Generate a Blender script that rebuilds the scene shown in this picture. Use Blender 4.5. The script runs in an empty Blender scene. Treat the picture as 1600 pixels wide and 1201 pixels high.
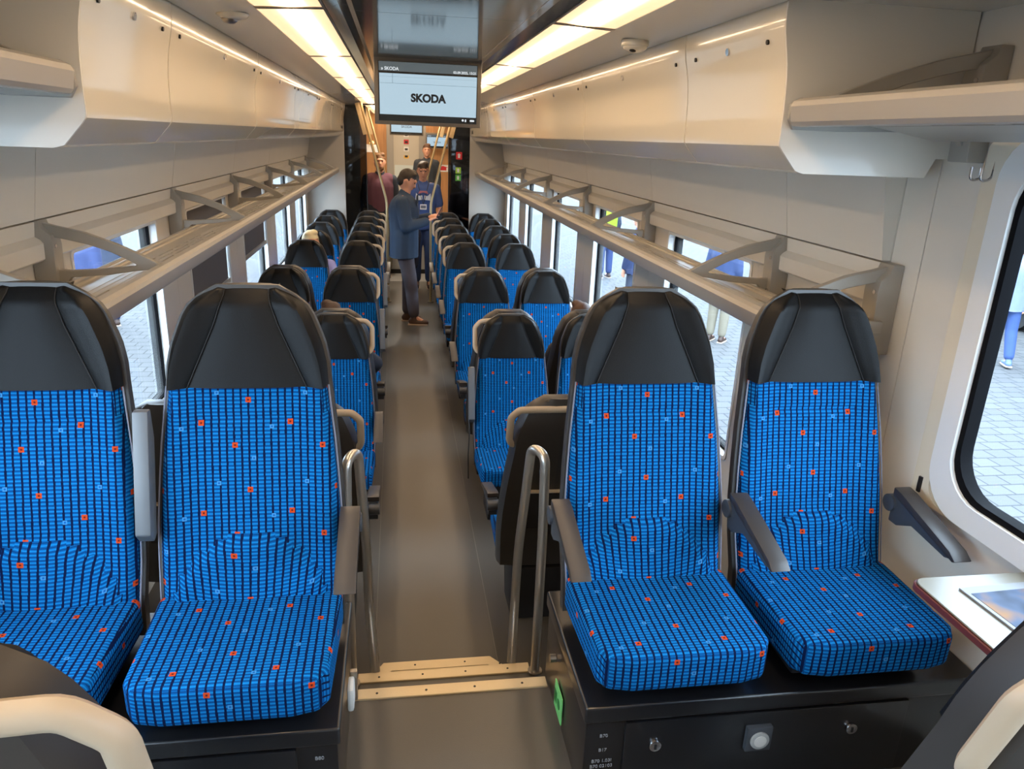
import bpy, bmesh, math, random
from mathutils import Vector, Matrix, Euler, noise
random.seed(7)
C = bpy.context.scene.collection
SC = bpy.context.scene
PI = math.pi

# ------------------------------------------------------------------ camera, world, exposure
F_PX = 1155.0
def _cam():
    cx, cy = 800.0, 600.5
    v1 = Vector((620.0, 209.0)); slope = .04
    d = Vector((v1.x - cx, -(v1.y - cy), -F_PX)); Y = d.normalized()
    d2 = Vector((v1.x + 1000 - cx, -(v1.y + 1000 * slope - cy), -F_PX))
    Z = d2.cross(d).normalized()
    if Z.y < 0: Z = -Z
    X = Y.cross(Z)
    cam = bpy.data.cameras.new('camera'); o = bpy.data.objects.new('camera', cam); C.objects.link(o)
    cam.sensor_fit = 'HORIZONTAL'; cam.sensor_width = 36; cam.lens = F_PX / 1600 * 36
    cam.clip_start = .03; cam.clip_end = 400
    o.matrix_world = Matrix(((X.x, X.y, X.z, -.15), (Y.x, Y.y, Y.z, 0), (Z.x, Z.y, Z.z, 2.21), (0, 0, 0, 1)))
    SC.camera = o
_cam()
w = bpy.data.worlds.new('overcast_sky'); SC.world = w; w.use_nodes = True
_bg = w.node_tree.nodes['Background']
_bg.inputs[0].default_value = (.72, .86, 1.0, 1); _bg.inputs[1].default_value = 3.0
SC.view_settings.view_transform = 'Standard'; SC.view_settings.look = 'None'
SC.view_settings.exposure = 2.2; SC.view_settings.gamma = 1; SC.view_settings.use_curve_mapping = False
LAMP = 1.3          # ceiling diffuser emission

# ------------------------------------------------------------------ materials
_M = {}
def lin(c):
    return tuple(((x / 255) / 12.92 if x / 255 <= .04045 else ((x / 255 + .055) / 1.055) ** 2.4) for x in c)
def mat(name, rgb, rough=.5, metal=0, coat=0, spec=.5, bump=0, bscale=200, emit=0, ecol=None, var=0, vscale=6):
    if name in _M: return _M[name]
    m = bpy.data.materials.new(name); m.use_nodes = True; nt = m.node_tree; b = nt.nodes['Principled BSDF']
    col = (*lin(rgb), 1)
    b.inputs['Base Color'].default_value = col; b.inputs['Roughness'].default_value = rough
    b.inputs['Metallic'].default_value = metal; b.inputs['Coat Weight'].default_value = coat
    b.inputs['Specular IOR Level'].default_value = spec
    if coat: b.inputs['Coat Roughness'].default_value = .07
    tc = nt.nodes.new('ShaderNodeTexCoord')
    if var:
        n = nt.nodes.new('ShaderNodeTexNoise'); n.inputs['Scale'].default_value = vscale; n.inputs['Detail'].default_value = 4
        nt.links.new(tc.outputs['Object'], n.inputs['Vector'])
        mx = nt.nodes.new('ShaderNodeMix'); mx.data_type = 'RGBA'
        mx.inputs[6].default_value = tuple(c * (1 - var) for c in col[:3]) + (1,)
        mx.inputs[7].default_value = tuple(min(1, c * (1 + var)) for c in col[:3]) + (1,)
        nt.links.new(n.outputs['Fac'], mx.inputs[0]); nt.links.new(mx.outputs[2], b.inputs['Base Color'])
    if bump:
        n = nt.nodes.new('ShaderNodeTexNoise'); n.inputs['Scale'].default_value = bscale; n.inputs['Detail'].default_value = 3
        nt.links.new(tc.outputs['Object'], n.inputs['Vector'])
        bp = nt.nodes.new('ShaderNodeBump'); bp.inputs['Strength'].default_value = bump; bp.inputs['Distance'].default_value = .002
        nt.links.new(n.outputs['Fac'], bp.inputs['Height']); nt.links.new(bp.outputs[0], b.inputs['Normal'])
    if emit:
        b.inputs['Emission Color'].default_value = (*lin(ecol or rgb), 1); b.inputs['Emission Strength'].default_value = emit
    _M[name] = m; return m
class NT:
    def __init__(s, m): s.nt = m.node_tree
    def _in(s, node, i, v):
        if isinstance(v, (int, float)): node.inputs[i].default_value = v
        else: s.nt.links.new(v, node.inputs[i])
    def m(s, op, a, b=0, c=0):
        n = s.nt.nodes.new('ShaderNodeMath'); n.operation = op
        s._in(n, 0, a); s._in(n, 1, b)
        if op in ('MULTIPLY_ADD', 'COMPARE'): s._in(n, 2, c)
        return n.outputs[0]
    def mix(s, f, a, b):
        n = s.nt.nodes.new('ShaderNodeMix'); n.data_type = 'RGBA'; s._in(n, 0, f)
        for i, v in ((6, a), (7, b)):
            if isinstance(v, tuple): n.inputs[i].default_value = v if len(v) == 4 else (*v, 1)
            else: s.nt.links.new(v, n.inputs[i])
        return n.outputs[2]
def fabric():
    m = bpy.data.materials.new('blue_grid_fabric'); m.use_nodes = True; nt = m.node_tree; b = nt.nodes['Principled BSDF']; N = NT(m)
    uv = nt.nodes.new('ShaderNodeTexCoord').outputs['UV']
    sx = nt.nodes.new('ShaderNodeSeparateXYZ'); nt.links.new(uv, sx.inputs[0]); u, v = sx.outputs[0], sx.outputs[1]
    fu = N.m('FRACT', N.m('MULTIPLY', u, 1 / .0185)); fv = N.m('FRACT', N.m('MULTIPLY', v, 1 / .0100))
    row = N.m('FLOOR', N.m('MULTIPLY', v, 1 / .0100))
    col = N.m('FLOOR', N.m('MULTIPLY', u, 1 / .0185))
    wn = nt.nodes.new('ShaderNodeTexWhiteNoise'); wn.noise_dimensions = '2D'
    cb = nt.nodes.new('ShaderNodeCombineXYZ'); nt.links.new(row, cb.inputs[0]); nt.links.new(col, cb.inputs[1]); nt.links.new(cb.outputs[0], wn.inputs['Vector'])
    # column grooves, dash gaps, pale dash
    lineU = N.m('GREATER_THAN', N.m('ABSOLUTE', N.m('SUBTRACT', fu, .5)), N.m('MULTIPLY_ADD', wn.outputs['Value'], .07, .32))
    lineV = N.m('GREATER_THAN', fv, .70)
    dash = N.m('MULTIPLY', N.m('GREATER_THAN', fv, .22), N.m('LESS_THAN', fv, .46))
    base = N.mix(dash, (.001, .085, .27, 1), (.006, .17, .43, 1))
    base = N.mix(lineV, base, (.001, .042, .15, 1))
    base = N.mix(lineU, base, (.0012, .007, .036, 1))
    def spots(lst, colr, dark, base, sz=.031):
        for (a, c) in lst:
            su = N.m('SUBTRACT', N.m('FRACT', N.m('MULTIPLY_ADD', u, 1 / .222, 10.5 - a)), .5)
            sv = N.m('SUBTRACT', N.m('FRACT', N.m('MULTIPLY_ADD', v, 1 / .235, 10.5 + c)), .5)
            au = N.m('ABSOLUTE', su); av = N.m('ABSOLUTE', sv); mx = N.m('MAXIMUM', au, N.m('MULTIPLY', av, 1.05))
            base = N.mix(N.m('LESS_THAN', mx, sz), base, colr)
            base = N.mix(N.m('LESS_THAN', mx, .011), base, dark)
        return base
    base = spots([(0, 0), (.47, .25), (.84, .5)], (.42, .045, .010, 1), (.10, .012, .01, 1), base)
    base = spots([(.65, .92), (.26, .30), (.05, .65)], (.045, .20, .42, 1), (.004, .08, .28, 1), base, .024)
    nt.links.new(base, b.inputs['Base Color'])
    b.inputs['Roughness'].default_value = .9; b.inputs['Specular IOR Level'].default_value = .08
    b.inputs['Sheen Weight'].default_value = 0
    h = N.m('SUBTRACT', 1.0, N.m('MAXIMUM', lineU, N.m('MULTIPLY', lineV, .6)))
    bp = nt.nodes.new('ShaderNodeBump'); bp.inputs['Strength'].default_value = .5; bp.inputs['Distance'].default_value = .0015
    nt.links.new(h, bp.inputs['Height']); nt.links.new(bp.outputs[0], b.inputs['Normal'])
    return m
FAB = fabric()
def paving():
    m = bpy.data.materials.new('grey_paving'); m.use_nodes = True; nt = m.node_tree; b = nt.nodes['Principled BSDF']
    tc = nt.nodes.new('ShaderNodeTexCoord'); mp = nt.nodes.new('ShaderNodeMapping'); mp.inputs['Rotation'].default_value = (0, 0, .0)
    nt.links.new(tc.outputs['Object'], mp.inputs[0])
    br = nt.nodes.new('ShaderNodeTexBrick'); nt.links.new(mp.outputs[0], br.inputs['Vector'])
    br.inputs['Scale'].default_value = 2.2; br.inputs['Mortar Size'].default_value = .022
    br.inputs['Color1'].default_value = (.088, .088, .088, 1); br.inputs['Color2'].default_value = (.074, .074, .076, 1); br.inputs['Mortar'].default_value = (.036, .036, .037, 1)
    br.inputs['Brick Width'].default_value = .5; br.inputs['Row Height'].default_value = .42
    nt.links.new(br.outputs[0], b.inputs['Base Color']); b.inputs['Roughness'].default_value = .9
    return m
def wood():
    m = bpy.data.materials.new('light_oak'); m.use_nodes = True; nt = m.node_tree; b = nt.nodes['Principled BSDF']
    tc = nt.nodes.new('ShaderNodeTexCoord'); mp = nt.nodes.new('ShaderNodeMapping'); mp.inputs['Scale'].default_value = (40, 40, 2)
    nt.links.new(tc.outputs['Object'], mp.inputs[0]); n = nt.nodes.new('ShaderNodeTexNoise'); n.inputs['Scale'].default_value = 1; n.inputs['Detail'].default_value = 5
    nt.links.new(mp.outputs[0], n.inputs['Vector']); N = NT(m)
    nt.links.new(N.mix(n.outputs['Fac'], (*lin((140, 95, 55)), 1), (*lin((205, 155, 105)), 1)), b.inputs['Base Color']); b.inputs['Roughness'].default_value = .45
    return m
def pane(name, tint=(.93, .97, 1.0), spec=.08):
    m = bpy.data.materials.new(name); m.use_nodes = True; nt = m.node_tree
    for n in list(nt.nodes): nt.nodes.remove(n)
    out = nt.nodes.new('ShaderNodeOutputMaterial'); tr = nt.nodes.new('ShaderNodeBsdfTransparent'); gl = nt.nodes.new('ShaderNodeBsdfGlossy')
    tr.inputs[0].default_value = (*tint, 1); gl.inputs['Roughness'].default_value = .02
    lw = nt.nodes.new('ShaderNodeLayerWeight'); lw.inputs[0].default_value = .5
    N = NT(m); fac = N.m('MULTIPLY_ADD', N.m('POWER', lw.outputs['Facing'], 5.0), .45, .03)
    mx = nt.nodes.new('ShaderNodeMixShader'); nt.links.new(fac, mx.inputs[0]); nt.links.new(tr.outputs[0], mx.inputs[1]); nt.links.new(gl.outputs[0], mx.inputs[2])
    nt.links.new(mx.outputs[0], out.inputs[0]); return m
def diffuser():
    m = bpy.data.materials.new('lamp_diffuser'); m.use_nodes = True; nt = m.node_tree; b = nt.nodes['Principled BSDF']; N = NT(m)
    sx = nt.nodes.new('ShaderNodeSeparateXYZ'); nt.links.new(nt.nodes.new('ShaderNodeTexCoord').outputs['Object'], sx.inputs[0])
    d = N.m('ABSOLUTE', N.m('SUBTRACT', N.m('ABSOLUTE', sx.outputs[0]), .485))
    g = N.m('POWER', 2.718, N.m('MULTIPLY', N.m('MULTIPLY', d, d), -1100.0))      # LED row behind an opal cover
    b.inputs['Base Color'].default_value = (.8, .7, .55, 1); b.inputs['Roughness'].default_value = .5
    nt.links.new(N.mix(g, (1.0, .66, .36, 1), (1.0, .72, .46, 1)), b.inputs['Emission Color'])
    nt.links.new(N.m('MULTIPLY_ADD', g, LAMP * 4.6, LAMP * .20), b.inputs['Emission Strength'])
    return m
DIF = diffuser(); PAVE = paving(); WOOD = wood(); GLASS = pane('window_glass'); DGLASS = pane('smoked_glass', (.30, .31, .33))
CREAM = mat('cream_gloss_panel', (220, 211, 190), .22, coat=.8)
WALLM = mat('warm_grey_wall', (212, 206, 194), .38, var=.03, vscale=3)
WALL2 = mat('upper_wall_panel', (190, 184, 170), .30, coat=.3)
CEIL = mat('pale_grey_ceiling', (210, 207, 199), .25, coat=.5)
MIRR = mat('glossy_grey_ceiling_panel', (112, 112, 108), .10, metal=.3)
GAP = mat('black_gap', (14, 14, 15), .8)
RACK = mat('silver_champagne_metal', (188, 183, 174), .30, metal=.4)
BRK = mat('grey_bracket_metal', (152, 148, 140), .38, metal=.3)
FLOOR = mat('grey_vinyl_floor', (80, 77, 72), .36, var=.06, vscale=1.2, bump=.15, bscale=300)
FLOOR2 = mat('pale_vestibule_floor', (150, 150, 150), .4)
LEATH = mat('charcoal_leather', (10, 11, 12), .55, spec=.2, bump=.25, bscale=500)
LEATHW = mat('charcoal_leather_side', (8, 9, 10), .48, spec=.2, bump=.25, bscale=500)
SEAM = mat('black_stitch', (10, 10, 11), .7)
SHELL = mat('dark_grey_shell', (52, 50, 48), .42)
SHELLP = mat('shell_back_panel', (44, 45, 48), .5, bump=.1, bscale=400)
HAND = mat('cream_plastic_handle', (182, 168, 146), .42)
ARMT = mat('brown_grey_arm_top', (50, 46, 44), .4)
ARMS = mat('grey_arm_side', (58, 62, 68), .45)
BARG = mat('light_grey_bar', (92, 96, 100), .4)
STEEL = mat('brushed_steel', (200, 196, 188), .28, metal=.8)
STEELD = mat('dull_steel', (165, 158, 148), .32, metal=.9)
BLACKB = mat('black_cabinet_paint', (19, 20, 23), .28, coat=.2)
BLK = mat('matte_black', (22, 22, 24), .55)
ALU = mat('anodised_nosing', (214, 196, 160), .45, metal=.35, bump=.2, bscale=600)
WHITE = mat('white_window_trim', (226, 228, 226), .35)
RUB = mat('black_rubber', (9, 9, 12), .8, spec=.1)
BLIND = mat('grey_roller_blind', (88, 88, 90), .75, bump=.2, bscale=300)
CHROME = mat('chrome', (205, 205, 210), .12, metal=1)

# ------------------------------------------------------------------ mesh building
class MB:
    def __init__(s): s.v = []; s.f = []
    def add(s, vs, fs):
        n = len(s.v); s.v += [tuple(p) for p in vs]; s.f += [tuple(i + n for i in f) for f in fs]; return s
    def box(s, x0, x1, y0, y1, z0, z1, M=None):
        vs = [Vector((x, y, z)) for z in (z0, z1) for y in (y0, y1) for x in (x0, x1)]
        if M: vs = [M @ p for p in vs]
        return s.add(vs, [(0, 2, 3, 1), (4, 5, 7, 6), (0, 1, 5, 4), (2, 6, 7, 3), (0, 4, 6, 2), (1, 3, 7, 5)])
    def prism(s, poly, a0, a1, ax='y', M=None):
        n = len(poly)
        def P(p, a): return Vector({'y': (p[0], a, p[1]), 'x': (a, p[0], p[1]), 'z': (p[0], p[1], a)}[ax])
        vs = [P(p, a0) for p in poly] + [P(p, a1) for p in poly]
        if M: vs = [M @ p for p in vs]
        return s.add(vs, [tuple(range(n)), tuple(range(2 * n - 1, n - 1, -1))] + [(i, i + n, (i + 1) % n + n, (i + 1) % n) for i in range(n)])
    def ring(s, outer, inner, a0, a1, ax='x', M=None):
        n = len(outer)
        def P(p, a): return Vector({'y': (p[0], a, p[1]), 'x': (a, p[0], p[1]), 'z': (p[0], p[1], a)}[ax])
        vs = [P(p, a0) for p in outer] + [P(p, a0) for p in inner] + [P(p, a1) for p in outer] + [P(p, a1) for p in inner]
        if M: vs = [M @ p for p in vs]
        fs = []
        for i in range(n):
            j = (i + 1) % n
            fs += [(i, j, n + j, n + i), (2 * n + i, 3 * n + i, 3 * n + j, 2 * n + j), (i, 2 * n + i, 2 * n + j, j), (n + i, n + j, 3 * n + j, 3 * n + i)]
        return s.add(vs, fs)
    def grid(s, rows, closed=False, caps=False):
        m = len(rows[0]); vs = [p for r in rows for p in r]; fs = []
        for i in range(len(rows) - 1):
            for j in range(m if closed else m - 1):
                k = (j + 1) % m; fs.append((i * m + j, i * m + k, (i + 1) * m + k, (i + 1) * m + j))
        if caps: fs += [tuple(range(m - 1, -1, -1)), tuple(range((len(rows) - 1) * m, len(rows) * m))]
        return s.add(vs, fs)
    def tube(s, pts, r, n=10, caps=True, flat=1.0):
        pts = [Vector(p) for p in pts]; rs = r if isinstance(r, (list, tuple)) else [r] * len(pts); rows = []; up = None
        for i, p in enumerate(pts):
            t = (pts[min(i + 1, len(pts) - 1)] - pts[max(i - 1, 0)]).normalized()
            if up is None: up = Vector((0, 0, 1)) if abs(t.z) < .9 else Vector((1, 0, 0))
            up = (up - t * up.dot(t))
            if up.length < 1e-4: up = t.orthogonal()
            up.normalize(); b = t.cross(up)
            rows.append([p + (up * math.cos(2 * PI * k / n) * flat + b * math.sin(2 * PI * k / n)) * rs[i] for k in range(n)])
        return s.grid(rows, True, caps)
    def disc(s, c, r, ax='y', t=.004, n=20):
        c = Vector(c); d = {'x': Vector((1, 0, 0)), 'y': Vector((0, 1, 0)), 'z': Vector((0, 0, 1))}[ax] * t
        return s.tube([c - d, c + d], r, n)
    def dome(s, c, r, h, down=True, n=20, ax=None):
        rows = []
        for i in range(7):
            a = PI / 2 * i / 6; rr = max(r * math.cos(a), .0005); zz = h * math.sin(a) * (-1 if down else 1)
            rows.append([Vector((c[0] + rr * math.cos(2 * PI * k / n), c[1] + rr * math.sin(2 * PI * k / n), c[2] + zz)) for k in range(n)])
        return s.grid(rows, True, True)
    def build(s, name, m, parent=None, bevel=0, smooth=True, sub=0, angle=40, uv=None, seg=2):
        me = bpy.data.meshes.new(name); me.from_pydata(s.v, [], s.f); me.validate()
        bm = bmesh.new(); bm.from_mesh(me); bmesh.ops.recalc_face_normals(bm, faces=bm.faces)
        if bevel:
            ed = [e for e in bm.edges if len(e.link_faces) == 2 and e.calc_face_angle(0) > .6]
            bmesh.ops.bevel(bm, geom=ed, offset=bevel, segments=seg, affect='EDGES', profile=.6, clamp_overlap=True)
        if uv:
            L = bm.loops.layers.uv.new('UVMap')
            for f in bm.faces:
                nn = f.normal
                fc = f.calc_center_median()
                for l in f.loops: l[L].uv = uv(l.vert.co, nn, fc)
        bm.to_mesh(me); bm.free()
        if smooth:
            me.polygons.foreach_set('use_smooth', [True] * len(me.polygons)); me.set_sharp_from_angle(angle=math.radians(angle))
        me.materials.append(m); o = bpy.data.objects.new(name, me); C.objects.link(o)
        if parent: o.parent = parent
        if sub: md = o.modifiers.new('sub', 'SUBSURF'); md.levels = md.render_levels = sub
        return o
def fil(pts, r, n=5):
    pts = [Vector(p) for p in pts]; out = [pts[0]]
    for i in range(1, len(pts) - 1):
        a, b, c = pts[i - 1], pts[i], pts[i + 1]; d1 = (a - b); d2 = (c - b); q = min(r, d1.length * .48, d2.length * .48)
        p1 = b + d1.normalized() * q; p2 = b + d2.normalized() * q
        for k in range(n + 1):
            t = k / n; out.append(p1 * (1 - t) ** 2 + b * 2 * t * (1 - t) + p2 * t ** 2)
    return out + [pts[-1]]
def rr(a0, a1, b0, b1, r, n=7):
    out = []
    for (ca, cb, st) in ((a1 - r, b1 - r, 0), (a0 + r, b1 - r, 90), (a0 + r, b0 + r, 180), (a1 - r, b0 + r, 270)):
        for k in range(n + 1):
            t = math.radians(st + 90 * k / n); out.append((ca + r * math.cos(t), cb + r * math.sin(t)))
    return out
def tag(o, label=None, cat=None, group=None, kind=None):
    if label: o['label'] = label
    if cat: o['category'] = cat
    if group: o['group'] = group
    if kind: o['kind'] = kind
    return o
def thing(name, label, cat, loc=(0, 0, 0), rz=0, group=None):
    o = bpy.data.objects.new(name, None); C.objects.link(o); o.empty_display_size = .05
    o.location = loc; o.rotation_euler = (0, 0, rz); return tag(o, label, cat, group)
def struct(o): o['kind'] = 'structure'; return o
KIDS = {}
def copy_tree(o, parent=None):
    c = o.copy(); C.objects.link(c)
    if parent: c.parent = parent
    for ch in list(o.children): copy_tree(ch, c)
    return c
def text(name, s, size, m, parent=None, M=None, bold=0, depth=.0006, align='CENTER'):
    cu = bpy.data.curves.new('t', 'FONT'); cu.body = s; cu.size = size; cu.align_x = align; cu.align_y = 'CENTER'; cu.extrude = depth; cu.offset = bold
    t = bpy.data.objects.new('t', cu); C.objects.link(t)
    dg = bpy.context.evaluated_depsgraph_get(); me = bpy.data.meshes.new_from_object(t.evaluated_get(dg)); me.name = name
    bpy.data.objects.remove(t); me.materials.clear(); me.materials.append(m)
    if M: me.transform(M)
    o = bpy.data.objects.new(name, me); C.objects.link(o)
    if parent: o.parent = parent
    return o
FACE_CAM = Matrix.Rotation(PI / 2, 4, 'X')      # text plane facing -y

# ------------------------------------------------------------------ setting
UF = .58            # raised floor level
YE = 10.9           # far end wall of the saloon
s = MB(); s.box(-1.46, 1.46, -1.6, 1.902, UF - .05, UF); s.box(-1.46, 1.46, 1.86, 1.90, .1, UF - .05)
struct(s.build('floor', FLOOR, bevel=0))
s = MB(); s.box(-1.46, 1.46, 1.93, 11.75, -.06, 0); struct(s.build('floor', FLOOR))
s = MB(); s.box(-1.46, 1.46, 11.75, 12.5, -.06, 0.001); struct(s.build('floor', FLOOR2))
s = MB(); s.box(-1.46, 1.46, 12.5, 16.2, UF - .05, UF); struct(s.build('floor', FLOOR2))
s = MB(); s.box(-1.46, 1.46, 12.46, 12.5, 0, UF); struct(s.build('trim_1', mat('white_riser', (178, 178, 176), .5)))
s = MB(); s.box(-1.46, 1.46, 12.44, 12.46, 0, .07); struct(s.build('trim_2', BLK))
# thin welded seams in the aisle vinyl
s = MB()
for x in (-.27, .27): s.box(x - .0015, x + .0015, 2.6, 11.7, 0, .0012)
struct(s.build('trim_3', mat('floor_weld', (112, 108, 100), .4), smooth=False))

NEARWIN = [(-.55, 1.70, 1.30, 2.22), (-1.55, -.62, 1.30, 2.22)]
LOWWIN = [(3.05, 4.12), (4.68, 5.78), (6.31, 7.43), (7.94, 9.05), (9.52, 10.62)]
WZ0, WZ1 = .78, 1.745
WJ = [2.75, 4.38, 5.98, 7.6, 9.2, 10.75]
def rect4(a0, a1, b0, b1, n=7): return rr(a0, a1, b0, b1, .0004, n)
wn_count = 0
for side, sx in (('left', -1), ('right', 1)):
    s = MB()
    def X(a, b): return (min(sx * a, sx * b), max(sx * a, sx * b))
    x0, x1 = X(1.39, 1.46)
    # raised section
    s.box(x0, x1, -1.6, 2.2, UF, 1.2)
    t0, t1 = X(1.39, 1.415)
    s.ring(rect4(-.585, 1.80, 1.2, 2.6), rr(-.55, 1.70, 1.30, 2.22, .13), t0, t1)
    s.ring(rect4(-1.6, -.585, 1.2, 2.6), rr(-1.55, -.62, 1.30, 2.22, .13), t0, t1)
    s.box(x0, x1, 1.80, 1.998, 1.2, 2.6); s.box(x0, x1, 2.002, 2.137, UF, 2.6)
    s.box(x0, x1, 2.141, 3.0, 1.2, 1.80)
    # lower section
    s.box(x0, x1, 1.93, 12.4, 0, .70)
    s.box(x0, x1, 2.2, 3.0, .70, 1.2)
    ys = [3.0] + [(LOWWIN[i][1] + LOWWIN[i + 1][0]) / 2 for i in range(4)] + [10.9]
    for i, (a, b) in enumerate(LOWWIN): s.ring(rect4(ys[i] + .001, ys[i + 1] - .001, .70, 1.80), rr(a, b, WZ0, WZ1, .03), x0, x1)
    # light cream casing over the windows: ridge and recess
    js = [2.141] + WJ[:-1] + [10.9]
    for i in range(len(js) - 1):
        s.prism([(sx * p[0], p[1]) for p in ((1.39, 1.748), (1.355, 1.750), (1.345, 1.758), (1.343, 1.81), (1.352, 1.822), (1.368, 1.832), (1.362, 1.882), (1.39, 1.882))], js[i] + .001, js[i + 1] - .001)
        s.prism([(sx * p[0], p[1]) for p in ((1.39, 1.888), (1.362, 1.888), (1.315, 2.17), (1.39, 2.17))], js[i] + .002, js[i + 1] - .002)
    s.box(x0, x1, 2.141, 10.9, 1.80, 2.6)
    s.box(x0, x1, 10.9, 12.4, .70, 2.6); s.box(x0, x1, 12.4, 16.2, UF, 2.6)
    b0, b1 = X(1.462, 1.50)
    s.box(b0, b1, -1.6, 16.2, -.5, .68); s.box(b0, b1, -1.6, 16.2, 2.3, 2.7); s.box(b0, b1, 1.85, 2.95, .6, 2.4); s.box(b0, b1, 2.9, 10.9, 1.81, 2.35); s.box(b0, b1, 10.8, 16.2, .6, 2.4)
    struct(s.build('wall_' + side, WALLM, angle=30))
    # windows
    wins = [(a, b, z0, z1, .13, True) for (a, b, z0, z1) in NEARWIN] + [(a, b, WZ0, WZ1, .03, False) for (a, b) in LOWWIN]
    for k, (a, b, z0, z1, r, big) in enumerate(wins):
        wn_count += 1
        root = struct(thing('window_%d' % wn_count, None, None, (sx * 1.40, (a + b) / 2, z0)))
        del_ = Vector((sx * 1.40, (a + b) / 2, z0))
        def fr(o, g, i0, i1, xa, xb, m, nm):
            q = MB(); xa, xb = sorted((sx * xa, sx * xb))
            q.ring(rr(a - g + o, b + g - o, z0 - g + o, z1 + g - o, r), rr(a + i0, b - i0, z0 + i0, z1 - i0, max(r - .01, .02)), xa, xb)
            ob = q.build(nm, m, root, angle=50); ob.data.transform(Matrix.Translation(-del_)); return ob
        if big:
            fr(0, .055, .012, 0, 1.365, 1.412, WHITE, 'frame')
            fr(.052, .055, .030, 0, 1.378, 1.416, RUB, 'gasket')
            q = MB(); q.ring(rr(a - .115, b + .115, z0 - .06, z1 + .03, .02), rr(a - .05, b + .05, z0 - .05, z1 + .028, .06), *sorted((sx * 1.372, sx * 1.392)))
            ob = q.build('casing', CREAM, root); ob.data.transform(Matrix.Translation(-del_))
        else:
            fr(0, .0, .018, 0, 1.385, 1.436, WHITE, 'frame')
            fr(.006, .0, .030, 0, 1.422, 1.468, RUB, 'gasket')
        q = MB(); q.prism(rr(a + .005, b - .005, z0 + .005, z1 - .005, max(r - .02, .012)), *sorted((sx * (1.402 if big else 1.428), sx * (1.406 if big else 1.434))), ax='x')
        ob = q.build('pane', GLASS, root, smooth=False); ob.data.transform(Matrix.Translation(-del_))
        if sx < 0 and not big and k in (3, 4):
            zb = {3: 1.14, 4: 1.20}[k]
            q = MB(); q.box(sx * 1.41 - .002, sx * 1.41 + .002, a + .03, b - .03, zb, z1 - .02)
            ob = q.build('blind', BLIND, root); ob.data.transform(Matrix.Translation(-del_))
            q = MB(); q.box(sx * 1.40 - .010, sx * 1.40 + .006, a + .02, b - .02, zb - .035, zb)
            ob = q.build('blind_rail', RACK, root, bevel=.003); ob.data.transform(Matrix.Translation(-del_))
# guide slot beside the near right window
s = MB(); s.box(1.366, 1.372, 1.775, 1.787, 1.262, 1.31); struct(s.build('trim_4', BLK))
# ceiling
s = MB()
YC0, YC1 = -1.6, 16.2
s.prism([(-1.5, 2.66), (-1.5, 2.74), (1.5, 2.74), (1.5, 2.66)], YC0, YC1)
for sx in (-1, 1):
    s.prism([(sx * p[0], p[1]) for p in ((.602, 2.582), (.835, 2.568), (.835, 2.66), (.602, 2.66))], YC0, YC1)
    s.prism([(sx * p[0], p[1]) for p in ((.86, 2.575), (1.5, 2.575), (1.5, 2.66), (.86, 2.66))], YC0, 1.97)
    s.prism([(sx * p[0], p[1]) for p in ((.86, 2.575), (1.5, 2.575), (1.5, 2.66), (.86, 2.66))], 10.9, YC1)
struct(s.build('ceiling', CEIL, angle=30))
s = MB()
for sx in (-1, 1): s.box(*sorted((sx * .835, sx * .862)), YC0, YC1, 2.60, 2.66)
struct(s.build('trim_5', GAP))
LJ = [-1.6, -.42, 1.16, 2.75, 4.36, 5.93, 7.5, 9.1, 10.7, 12.3, 13.9, 16.2]
s = MB()
for i in range(len(LJ) - 1):
    a, b = LJ[i] + .002, LJ[i + 1] - .002
    s.prism([(-.372, 2.66), (-.372, 2.588), (-.335, 2.606), (-.305, 2.606), (-.283, 2.590), (.283, 2.590), (.305, 2.606), (.335, 2.606), (.372, 2.588), (.372, 2.66)], a, b)
struct(s.build('ceiling', MIRR, angle=25))
# ceiling lights
for side, sx in (('left', -1), ('right', 1)):
    for i in range(0, len(LJ) - 1):
        a, b = LJ[i], LJ[i + 1]
        root = thing('ceiling_light', 'warm ceiling strip light %s of the aisle, %s' % (side, ['behind the camera', 'nearest, just over the camera', 'nearest one in view', 'second one in view', 'third one in view', 'fourth from the front', 'fifth from the front', 'sixth from the front', 'over the vestibule doorway', 'beyond the doorway', 'above the far wood wall'][i]), 'ceiling light', (0, 0, 0), 0, 'ceiling strip lights ' + side)
        q = MB(); q.prism([(sx * p[0], p[1]) for p in ((.384, 2.592), (.598, 2.582), (.598, 2.60), (.384, 2.61))], a + .02, b - .02); q.build('diffuser', DIF, root)
        q = MB()
        q.prism([(sx * p[0], p[1]) for p in ((.376, 2.59), (.60, 2.579), (.60, 2.62), (.376, 2.62))], b - .02, b + .02 - .001)
        q.box(*sorted((sx * .374, sx * .383)), a, b - .001, 2.586, 2.63); q.build('frame', mat('lamp_frame', (120, 108, 92), .4), root)
        for ch in root.children: ch.data.transform(Matrix.Translation((0, 0, 0)))

# rear of the car behind the camera
for nm, sx in (('left', -1), ('right', 1)):
    s = MB(); s.box(*sorted((sx * .76, sx * 1.39)), 13.2, 13.24, UF, 2.575); struct(s.build('wall_inner_' + nm, mat('vestibule_grey', (92, 94, 95), .35)))
s = MB(); s.box(-1.46, 1.46, -1.66, -1.6, UF, 2.7); struct(s.build('wall_back', WALLM))

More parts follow.
